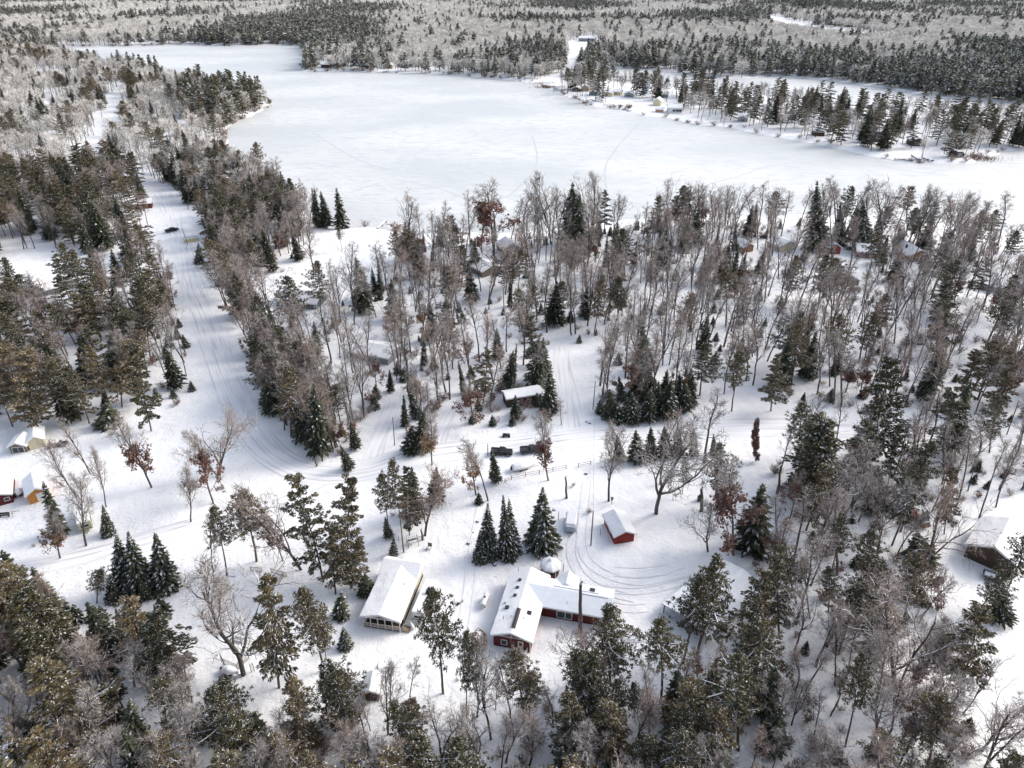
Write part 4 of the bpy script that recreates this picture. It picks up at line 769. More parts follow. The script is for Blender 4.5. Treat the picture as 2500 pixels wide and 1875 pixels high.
def small_things():
    def mk(nm, label, cat, px, parts, rz=0, m=M_black):
        a = G(*px); r = thing(nm, label, cat, a, rz)
        for pn, bx, mm in parts:
            q = MB()
            for c, d in bx: q.box(c, d)
            obj(pn, q, mm or m, r, bevel=.02)
    mk('bird_feeder', 'dark hanging bird feeder post right at the foot of the tall bare oak', 'bird feeder', (1493, 1231), [('post', [((0, 0, .7), (.1, .1, 1.6))], M_wood), ('feeder_box', [((0, 0, 1.5), (.42, .42, .55)), ((0, 0, 1.82), (.6, .6, .1))], None)])
    mk('covered_grill', 'dark bell-shaped covered grill in the snow above the thin bare tree', 'grill', (1709, 1222), [('cover', [((0, 0, .55), (1.2, .9, 1.1)), ((0, 0, 1.3), (.8, .6, .5))], None), ('chimney', [((0, 0, 1.9), (.25, .25, .8))], None)])
    mk('quad_bike', 'small dark quad bike parked in brush above the black pickup truck', 'quad bike', (1236, 1066), [('body', [((0, 0, .55), (1.9, .8, .4)), ((-.3, 0, .85), (.8, .4, .25))], None), ('handlebar', [((.5, 0, 1.05), (.08, .9, .08)), ((.5, 0, .9), (.08, .08, .35))], M_iron), ('wheel', [((.7, .5, .28), (.55, .25, .55))], M_rubber), ('wheel', [((.7, -.5, .28), (.55, .25, .55))], M_rubber), ('wheel', [((-.7, .5, .28), (.55, .25, .55))], M_rubber), ('wheel', [((-.7, -.5, .28), (.55, .25, .55))], M_rubber)])
    mk('garden_bench', 'dark bench in the snow below the dark red cabin', 'bench', (12, 1262), [('seat', [((0, 0, .5), (2.2, .5, .1))], None), ('backrest', [((0, .25, .85), (2.2, .08, .5))], None), ('leg', [((-.9, 0, .22), (.1, .45, .5))], None), ('leg', [((.9, 0, .22), (.1, .45, .5))], None)], R(8))
    mk('water_pump', 'slim white and black pump with a long handle before the orange shed', 'pump', (33, 1262), [('pipe', [((0, 0, .9), (.22, .22, 1.9))], M_white), ('handle', [((.9, 0, 1.5), (1.7, .09, .09))], None), ('spout', [((.25, -.2, 1.2), (.4, .12, .12))], None)], R(10))
    mk('ladder', 'short white-runged ladder leaning between the oak and the olive pine', 'ladder', (618, 1640), [('rail', [((-.25, 0, 1.0), (.09, .09, 2.2))], M_wood), ('rail', [((.25, 0, 1.0), (.09, .09, 2.2))], M_wood)]+[('rung', [((0, 0, .3+.4*k), (.42, .12, .07))], M_white) for k in range(5)], R(35))
    mk('picnic_table', 'snowy picnic table behind the leaning oak', 'picnic table', (590, 1560), [('tabletop', [((0, 0, .75), (2.0, .8, .07))], M_wood), ('snow_cover', [((0, 0, .84), (1.9, .7, .1))], M_snow), ('bench_seat', [((0, .75, .45), (2.0, .28, .06))], M_wood), ('bench_seat', [((0, -.75, .45), (2.0, .28, .06))], M_wood), ('leg', [((-.7, 0, .37), (.1, 1.5, .1)), ((-.7, 0, .5), (.1, .3, .5))], M_wood), ('leg', [((.7, 0, .37), (.1, 1.5, .1)), ((.7, 0, .5), (.1, .3, .5))], M_wood)], R(-12))
small_things()
def brush_line():
    g = rnd(5); b = MB(); W0 = P(1090, 575); W1 = P(1150, 572)
    for k in range(260): t = g.random(); q = (W0[0]+(W1[0]-W0[0])*t, W0[1]+g.gauss(0, 1.0), .2); b.rib(q, vadd(q, (g.gauss(0, .3), g.gauss(0, .3), g.uniform(.8, 1.8))), .08, g, 0, .04)
    struct(obj('reeds', b, mat("brown_reeds", (.12, .085, .075), .9)), 'dark brown reed strip along the near shore', 'stuff')
    b = MB()
    for cx, cy, n, rx in ((1340, 214, 260, 9), (1330, 205, 160, 9), (1500, 190, 200, 16), (1520, 198, 200, 16), (2392, 388, 260, 6), (1370, 222, 120, 5)):
        W0 = P(cx, cy)
        for k in range(n): q = (W0[0]+g.gauss(0, rx), W0[1]+g.gauss(0, 4), .1); b.rib(q, vadd(q, (g.gauss(0, .6), g.gauss(0, .6), g.uniform(.8, 2.2))), .16, g, 0, .08)
    struct(obj('shore_brush', b, mat("rusty_brush", (.20, .12, .10), .9)), 'rusty brown brush on the marshy points', 'stuff')
brush_line()

# ------------------------------------------------------------------ trees: one mesh per kind and variant, shared by the copies
def bare_tree(seed, H, clear, spread, limbs, leafy=0, leafm=2, droop=0, dens=1.0, trunk_r=None, fork=0):
    g = rnd(seed); tr = MB(); cr = MB(); r0 = trunk_r or H*.0125
    def grow(p, d, L, r, lev, up):
        n = {0: 9, 1: 6, 2: 4, 3: 2}[lev]; pts = [p]; rad = [r]; wob = (.07, .17, .24, .3)[lev]
        for i in range(n):
            d = unit((d[0]+g.gauss(0, wob), d[1]+g.gauss(0, wob), d[2]+g.gauss(0, wob)*.7+up)); p = vadd(p, d, L/n)
            pts.append(p); rad.append(max(.02, r*(1-(.62 if lev == 0 else .75)*(i+1)/n)))
        if lev <= 1: tr.tube(pts, rad, 6 if lev == 0 else 4, 0, cap=lev == 0)
        elif lev == 2: cr.tube(pts, [max(.028, q) for q in rad], 3, 0, cap=False)
        else:
            for a, b in zip(pts, pts[1:]): cr.rib(a, b, .024, g, 1, .018)
        def at(t):
            f = t*n; i = min(n-1, int(f)); f -= i; a, b = pts[i], pts[i+1]; return tuple(a[k]+(b[k]-a[k])*f for k in range(3)), unit((b[0]-a[0], b[1]-a[1], b[2]-a[2])), rad[i]
        if lev == 0:
            az = g.uniform(0, 6.28)
            for k in range(limbs):
                t = clear+(1-clear)*((k+.3)/limbs)**.9*.97; q, dd, rr = at(t); az += 2.4+g.uniform(-.4, .4)
                grow(q, turn(dd, R(g.uniform(32, 62))*(1.12-.5*(t-clear)), az), H*spread*g.uniform(.7, 1.15)*(1.12-.62*(t-clear)/(1-clear)), rr*.55, 1, .10)
            for k in range(fork): q, dd, rr = at(clear+.04*k); grow(q, turn(dd, R(g.uniform(14, 26)), az+k*2.5), H*(1-clear)*.93, rr*.75, 1, .05)
        elif lev == 1:
            m = int(g.uniform(6, 8)*dens); az = g.uniform(0, 6.28)
            for k in range(m):
                t = .22+.78*(k+.5)/m; q, dd, rr = at(t); az += 2.3+g.uniform(-.5, .5)
                grow(q, turn(dd, R(g.uniform(28, 58)), az), L*g.uniform(.34, .58)*(1.1-.45*t), rr*.6, 2, .07-droop)
            grow(pts[-1], d, L*.3, rad[-1], 2, .05)
        elif lev == 2:
            m = int(g.uniform(6, 9)*dens); az = g.uniform(0, 6.28)
            for k in range(m):
                t = .12+.88*(k+.5)/m; q, dd, rr = at(t); az += 2.3+g.uniform(-.6, .6)
                grow(q, turn(dd, R(g.uniform(25, 60)), az), max(.6, L*g.uniform(.4, .62)), .03, 3, .03-droop)
        elif lev == 3:
            for k in range(int(g.uniform(4, 7)*dens)):
                t = g.uniform(.1, 1); q, dd, rr = at(t); e = turn(dd, R(g.uniform(20, 65)), g.uniform(0, 6.28)); cr.rib(q, vadd(q, unit((e[0], e[1], e[2]+.1-droop*2)), g.uniform(.35, .85)), .021, g, 1, .012)
            if leafy and (p[2] < H*leafy[1]) and g.random() < leafy[0]:
                for k in range(8):
                    q, dd, rr = at(g.random()); q = vadd(q, (g.gauss(0, .22), g.gauss(0, .22), g.gauss(0, .2)-.15)); s = g.uniform(.09, .17)
                    u = unit((g.gauss(0, 1), g.gauss(0, 1), g.gauss(0, .6))); w = unit(turn(u, R(90), g.uniform(0, 6.28))); cr.quad(q, tuple(c*s for c in u), tuple(c*s for c in w), leafm)
    grow((0, 0, -.5), (0, 0, 1), H*.97+.5, r0, 0, .03)
    return tr, cr, [M_bark, M_twig, M_leaf, M_leaf2]
def needle_tuft(cr, g, c, rad, n, size, snow, mi=1, fl=.75, along=None):
    for k in range(n):
        o = unit((g.gauss(0, 1), g.gauss(0, 1), g.gauss(0, 1)*fl+.1)); rr = rad*g.uniform(.35, 1); q = (c[0]+o[0]*rr, c[1]+o[1]*rr, c[2]+o[2]*rr*fl)
        u = unit((o[0]+g.gauss(0, .4), o[1]+g.gauss(0, .4), o[2]+g.gauss(0, .4)))
        if along: u = unit((along[0]*1.3+o[0]*.7, along[1]*1.3+o[1]*.7, along[2]-.25+g.gauss(0, .35)))
        w = unit(turn(u, R(90), g.uniform(0, 6.28))); a = size*g.uniform(.8, 1.5); b = a*g.uniform(.28, .5)
        cr.leafq(q, tuple(x*a for x in u), tuple(x*b for x in w), 3 if g.random() < .14 else mi)
    for k in range(snow):
        q = (c[0]+g.gauss(0, rad*.5), c[1]+g.gauss(0, rad*.5), c[2]+rad*fl*g.uniform(.45, .95)); a = size*g.uniform(.35, .8); t = g.uniform(0, 3.14)
        cr.leafq(q, (math.cos(t)*a, math.sin(t)*a, g.gauss(0, .25)*a), (-math.sin(t)*a*.5, math.cos(t)*a*.5, g.gauss(0, .25)*a), 2)
def pine_tree(seed, H, clear=.45, rad=3.2, limbs=42, layered=False, snow=2, sag=0, lopsided=.3, tuftn=22, fullness=1.0):
    g = rnd(seed); tr = MB(); cr = MB(); n = 9; p = (0, 0, -.5); d = (0, 0, 1); pts = [p]; r0 = H*.0135; rr = [r0]
    for i in range(n):
        d = unit((d[0]+g.gauss(0, .035), d[1]+g.gauss(0, .035), 1)); p = vadd(p, d, (H+.5)/n); pts.append(p); rr.append(max(.05, r0*(1-.85*(i+1)/n)))
    tr.tube(pts, rr, 7, 0)
    def at(z):
        f = (z+.5)/(H+.5)*n; i = min(n-1, int(f)); f -= i; a, b = pts[i], pts[i+1]; return tuple(a[k]+(b[k]-a[k])*f for k in range(3))
    az = g.uniform(0, 6.28); la = g.uniform(0, 6.28); gaps = [g.uniform(.45, 1.15) for _ in range(9)]
    for k in range(limbs):
        t = (k+.5)/limbs; z = H*(clear+(1-clear)*t*.98); az += 2.399+g.uniform(-.35, .35)
        prof = (1-t)**.75*(.55+.9*min(1, t*3.2)) if not layered else (1.08-t)**.72*(.62+.4*min(1, t*4))
        L = rad*prof*g.uniform(.72, 1.2)*(1+lopsided*math.cos(az-la))*(gaps[int(az*1.432) % 9]*.35+.7)*(gaps[int(t*8)]*.3+.72); L = max(L, .7)
        el = R(-14+58*t) if not layered else R(-6+40*t**1.6)
        m = max(3, int(L/.8)); q = at(z); e = (math.cos(az)*math.cos(el), math.sin(az)*math.cos(el), math.sin(el)); lp = [q]
        for j in range(m):
            e = unit((e[0]+g.gauss(0, .09), e[1]+g.gauss(0, .09), e[2]+(.05 if not layered else .02)-sag*(j/m)+g.gauss(0, .05))); q = vadd(q, e, L/m); lp.append(q)
        cr.tube(lp, [max(.025, .075*L/3*(1-.7*j/m)) for j in range(m+1)], 3, 0, cap=False)
        st = 1 if t > .5 else max(1, int(m*.3))
        for j in range(st, m+1):
            w = (.25+.42*L*(1-abs(j/m-.65)))*.55; c = lp[j]; side = unit((-e[1], e[0], 0))
            for s in ([0] if j == m and not layered else ([-1, 1] if not layered else [-1, 0, 1])):
                if g.random() > fullness*.92: continue
                cc = vadd(c, side, s*w*g.uniform(.6, 1.2)); cc = (cc[0]+g.gauss(0, .12), cc[1]+g.gauss(0, .12), cc[2]+g.uniform(-.1, .3)-(abs(s)*sag*.8))
                if s: cr.rib(c, cc, .03, g, 0, .02)
                needle_tuft(cr, g, cc, g.uniform(.42, .62) if not layered else g.uniform(.45, .7), tuftn, .20 if not layered else .25, g.choice((0, snow, snow+1)), 1, .75 if not layered else .30, None if not layered else e)
    needle_tuft(cr, g, at(H*.985), .45, 14, .26, snow)
    for k in range(5):                         # dead stubs on the clear trunk
        z = H*g.uniform(.2, max(.22, clear)); a = g.uniform(0, 6.28); q = at(z); cr.tube([q, vadd(q, (math.cos(a), math.sin(a), -.1), g.uniform(.6, 1.6))], [.04, .015], 3, 0, cap=False)
    return tr, cr, [M_pinebark, M_needle, M_snowb, M_frost]
def spruce_tree(seed, H, rad, snow=.4, clear=.04, narrow=1.0, ragged=.15):
    g = rnd(seed); tr = MB(); cr = MB(); tr.tube([(0, 0, -.4), (g.gauss(0, .05), 0, H*.5), (0, 0, H)], [H*.014, H*.009, .02], 6, 0)
    rings = max(12, int(H*2.5)); az = g.uniform(0, 6.28)
    for i in range(rings):
        t = i/(rings-1); z = H*(clear+(1-clear)*t**1.02)*.985; L0 = rad*((1-t)**narrow)*(.82+.18*min(1, t*9))+.12; nb = max(4, int(5+9*(1-t)*min(1, rad/2)))
        for k in range(nb):
            az += 6.283/nb*1.07+g.uniform(-.12, .12); L = L0*g.uniform(1-ragged*1.6, 1+ragged); dr = -.14-.28*(1-t)+g.uniform(-.08, .08); m = max(2, int(L/.34)); u = (math.cos(az), math.sin(az))
            for j in range(m):
                f = (j+.7)/m; x = L*f; zz = z+x*dr*(1.15-f*.35)+g.gauss(0, .04); wd = (.12+.24*(1-f)*L*.5+.1)*g.uniform(.7, 1.3); hl = L/m*1.15
                sl = dr*.8+g.gauss(0, .12); c = (u[0]*x, u[1]*x, zz); tilt = g.gauss(0, .35)
                cr.leafq(c, (u[0]*hl, u[1]*hl, sl*hl), (-u[1]*wd, u[0]*wd, tilt*wd), 1)
                cr.leafq((c[0], c[1], zz-.1), (u[0]*hl*.8, u[1]*hl*.8, (sl-.5)*hl), (-u[1]*wd*.7, u[0]*wd*.7, -tilt*wd), 1)
                if g.random() < snow: 
                    a = hl*g.uniform(.4, .9); b = wd*g.uniform(.35, .85); cr.leafq((c[0]+g.gauss(0, .05), c[1]+g.gauss(0, .05), zz+.06), (u[0]*a, u[1]*a, sl*a), (-u[1]*b, u[0]*b, g.gauss(0, .12)*b), 2)
    return tr, cr, [M_pinebark, M_spruce, M_snowb, M_frost]
def shrub(seed, H, leafy=0):
    g = rnd(seed); cr = MB()
    for k in range(16):
        a = g.uniform(0, 6.28); e = unit((math.cos(a)*g.uniform(.2, .9), math.sin(a)*g.uniform(.2, .9), 1)); q = (0, 0, -.1); L = H*g.uniform(.6, 1.05)
        for j in range(4):
            e = unit((e[0]+g.gauss(0, .12), e[1]+g.gauss(0, .12), e[2]+.03)); q2 = vadd(q, e, L/4); cr.rib(q, q2, .035, g, 0 if j < 2 else 1, .03)
            for _ in range(3 if j else 0):
                f = turn(e, R(g.uniform(25, 60)), g.uniform(0, 6.28)); q3 = vadd(q, f, L*g.uniform(.15, .34)); cr.rib(q, q3, .022, g, 1, .014)
                for _ in range(2): cr.rib(q3, vadd(q3, turn(f, R(40), g.uniform(0, 6.28)), L*.14), .018, g, 1, .01)
                if leafy and g.random() < leafy: cr.quad(q3, (g.gauss(0, .12), g.gauss(0, .12), .05), (.02, g.gauss(0, .1), g.gauss(0, .12)), 2)
            q = q2
    return None, cr, [M_bark, M_twig, M_leaf, M_leaf2]
def far_bare(seed, H, rad):
    g = rnd(seed); cr = MB(); cr.tube([(0, 0, -.5), (g.gauss(0, .3), g.gauss(0, .3), H*.75)], [.22, .07], 3, 0, cap=False)
    for k in range(12):
        a = g.uniform(0, 6.28); z = H*g.uniform(.3, .7); q = (math.cos(a)*rad*g.uniform(.5, .95), math.sin(a)*rad*g.uniform(.5, .95), z+H*g.uniform(.12, .32)); cr.rib((0, 0, z), q, .08, g, 0, .04)
    for k in range(270):
        o = unit((g.gauss(0, 1), g.gauss(0, 1), g.gauss(0, 1)+.25)); rr = g.uniform(.5, 1)**.5*(.8+.2*math.sin(o[0]*5+seed)); c = (o[0]*rad*rr, o[1]*rad*rr, H*.64+o[2]*H*.36*rr)
        e = unit((o[0]+g.gauss(0, .5), o[1]+g.gauss(0, .5), o[2]*.6+.55+g.gauss(0, .4))); L = g.uniform(.7, 1.6); cr.rib(c, vadd(c, e, L), .10, g, 1, .05)
    return None, cr, [M_bark, M_twigf]
def far_conifer(seed, H, rad, clear=.1, snow=.12, fuzzy=.3):
    g = rnd(seed); cr = MB(); cr.tube([(0, 0, -.5), (0, 0, H*.98)], [.25, .04], 3, 0, cap=False); az = 0
    for k in range(190):
        t = g.random()**1.25; z = H*(clear+(1-clear)*t); L = rad*(1-t)**.8*g.uniform(1-fuzzy, 1+fuzzy*.7)+.15; a = g.uniform(0, 6.28); u = (math.cos(a), math.sin(a)); x = L*g.uniform(.45, 1); hl = .55+.28*L*.6; wd = g.uniform(.22, .42)
        cr.quad((u[0]*x, u[1]*x, z-x*.25), (u[0]*hl, u[1]*hl, -.3*hl+g.gauss(0, .15)), (-u[1]*wd, u[0]*wd, g.gauss(0, .2)), 2 if g.random() < snow else (3 if g.random() < .25 else 1))
    return None, cr, [M_pinebark, M_needlef, M_snowb, M_frost]
LIB = {}
def lib(kind, H, res, names=('trunk', 'crown')):
    tr, cr, ms = res; nm = kind
    def sub(mb):
        used = sorted(set(mb.m)); rm = {u: i for i, u in enumerate(used)}; mb2 = MB(); mb2.v = mb.v; mb2.f = mb.f; mb2.m = [rm[q] for q in mb.m]; return mb2, [ms[u] for u in used]
    rec = {'H': H}
    if tr:
        a, am = sub(tr); rec['trunk'] = a.mesh('trunk', am, True); b, bm = sub(cr); rec['crown'] = b.mesh('crown', bm)
        j = MB(); j.v = list(tr.v); j.f = list(tr.f); j.m = list(tr.m); j.add(cr.v, cr.f, 0); j.m[len(tr.f):] = cr.m
    else: j = cr
    j, jm = sub(j); rec['all'] = j.mesh(kind, jm); LIB.setdefault(kind, []).append(rec)
for s in range(6): lib('bare', 17, bare_tree(10+s, 17, (.38, .5, .42, .55, .35, .45)[s], (.18, .15, .19, .15, .21, .17)[s], (13, 12, 14, 11, 13, 12)[s], dens=.64, fork=(0, 1, 2, 0, 2, 1)[s]))
for s in range(4): lib('yard', 13, bare_tree(30+s, 13, (.22, .18, .3, .25)[s], (.36, .42, .34, .38)[s], (13, 12, 14, 13)[s], dens=.82, droop=(.0, .05, .02, 0)[s], trunk_r=.24, fork=(1, 1, 0, 2)[s]))
for s in range(3): lib('oak', 13, bare_tree(40+s, 13, .2, .30, 14, leafy=((.9, .8, .7)[s], (.62, .8, .55)[s]), leafm=(2, 2, 3)[s], trunk_r=.2, dens=.8))
lib('redoak', 13, bare_tree(47, 13, .08, .17, 20, leafy=(1, 1.3), leafm=2, trunk_r=.14, dens=.9))
for s in range(4): lib('red', 18, pine_tree(50+s, 18, (.45, .38, .5, .3)[s], (4.3, 4.8, 3.8, 4.6)[s], (36, 42, 30, 44)[s], snow=(1, 1, 0, 1)[s]))
for s in range(4): lib('white', 18, pine_tree(60+s, 18, (.14, .22, .10, .2)[s], (5.4, 4.9, 5.2, 6.0)[s], (34, 30, 38, 30)[s], layered=True, snow=1, fullness=.85, sag=(.10, .16, .07, .13)[s]))
lib('whitesnow', 14, pine_tree(70, 14, .06, 3.4, 60, layered=True, snow=3, sag=.16)); lib('whitesnow', 14, pine_tree(71, 14, .04, 3.0, 56, layered=True, snow=5, sag=.13))
for s in range(3): lib('spruce', 12, spruce_tree(80+s, 12, (2.7, 2.3, 2.9)[s], (.5, .42, .6)[s]))
for s in range(2): lib('dense', 13, spruce_tree(86+s, 13, (2.3, 2.7)[s], .14, .12, .8, .35))
for s in range(3): lib('spire', 11, spruce_tree(90+s, 11, (1.25, 1.0, 1.5)[s], (.25, .15, .3)[s], .06, .8, .3))
for s in range(3): lib('small', 4, spruce_tree(95+s, 4, 1.35, (.3, .5, .2)[s], .02, .9, .2))
for s in range(3): lib('shrub', 2.4, shrub(100+s, 2.4, (0, .5, 0)[s]))
for s in range(4): lib('farbare', 13, far_bare(110+s, 13, (3.6, 4.2, 3.2, 3.8)[s]))
for s in range(3): lib('farcon', 16, far_conifer(120+s, 16, (2.4, 3.0, 3.4)[s], (.08, .2, .25)[s]))
print('unique tree faces', sum(len(r['all'].polygons) for v in LIB.values() for r in v))

KINDW = {'bare': ('bare_tree', 'bare tree'), 'yard': ('bare_tree', 'bare tree'), 'oak': ('oak_tree', 'oak tree'), 'redoak': ('oak_tree', 'oak tree'), 'red': ('pine_tree', 'pine tree'), 'white': ('pine_tree', 'pine tree'), 'whitesnow': ('pine_tree', 'pine tree'),
         'spruce': ('spruce_tree', 'spruce tree'), 'dense': ('spruce_tree', 'spruce tree'), 'spire': ('fir_tree', 'fir tree'), 'small': ('young_fir', 'young fir'), 'shrub': ('shrub', 'shrub'), 'farbare': ('bare_tree', 'bare tree'), 'farcon': ('pine_tree', 'pine tree')}
TREES = []                                   # (object, kind, height, heavy)

def plant(kind, var, x, y, h, lean=0.0, w=1.0, rz=None, split=True, label=None, leany=0.0):
    L = LIB[kind]; rec = L[var % len(L)]; s = h/rec['H']; rz = rz if rz is not None else (zlib.crc32(f'{x:.2f},{y:.2f}'.encode()) % 628)/100
    nm, cat = KINDW[kind]; z = H1(x, y)
    if split and 'trunk' in rec: o = link(nm, None); parts = [link(k, rec[k], o) for k in ('trunk', 'crown')]
    else: o = link(nm, rec['all'])
    M = Matrix.Translation((x, y, z)) @ Matrix.Shear('XY', 4, (lean/max(h, .1), leany/max(h, .1))) @ Matrix.Rotation(rz, 4, 'Z') @ Matrix.Diagonal((s*w, s*w, s, 1))
    # a leaning trunk: tilt instead of shear, so that the tree keeps its proportions
    tilt = Vector((lean, leany, h)).normalized(); q = Vector((0, 0, 1)).rotation_difference(tilt)
    o.matrix_world = Matrix.Translation((x, y, z)) @ (q.to_matrix().to_4x4()) @ Matrix.Rotation(rz, 4, 'Z') @ Matrix.Diagonal((s*w, s*w, s, 1))
    o['category'] = cat; TREES.append([o, kind, h, label, x, y]); return o
def hero(kind, bx, by, tx, ty, w=1.0, var=None, label=None, snow=None):
    b, lean, h = stand(bx, by, tx, ty); h = max(1.0, h-H1(*b)*.9); PLACED.append((b[0], b[1], 2.2 if h > 6 else 1.2))
    return plant(kind, var if var is not None else len(TREES), b[0], b[1], h, lean, w, label=label)

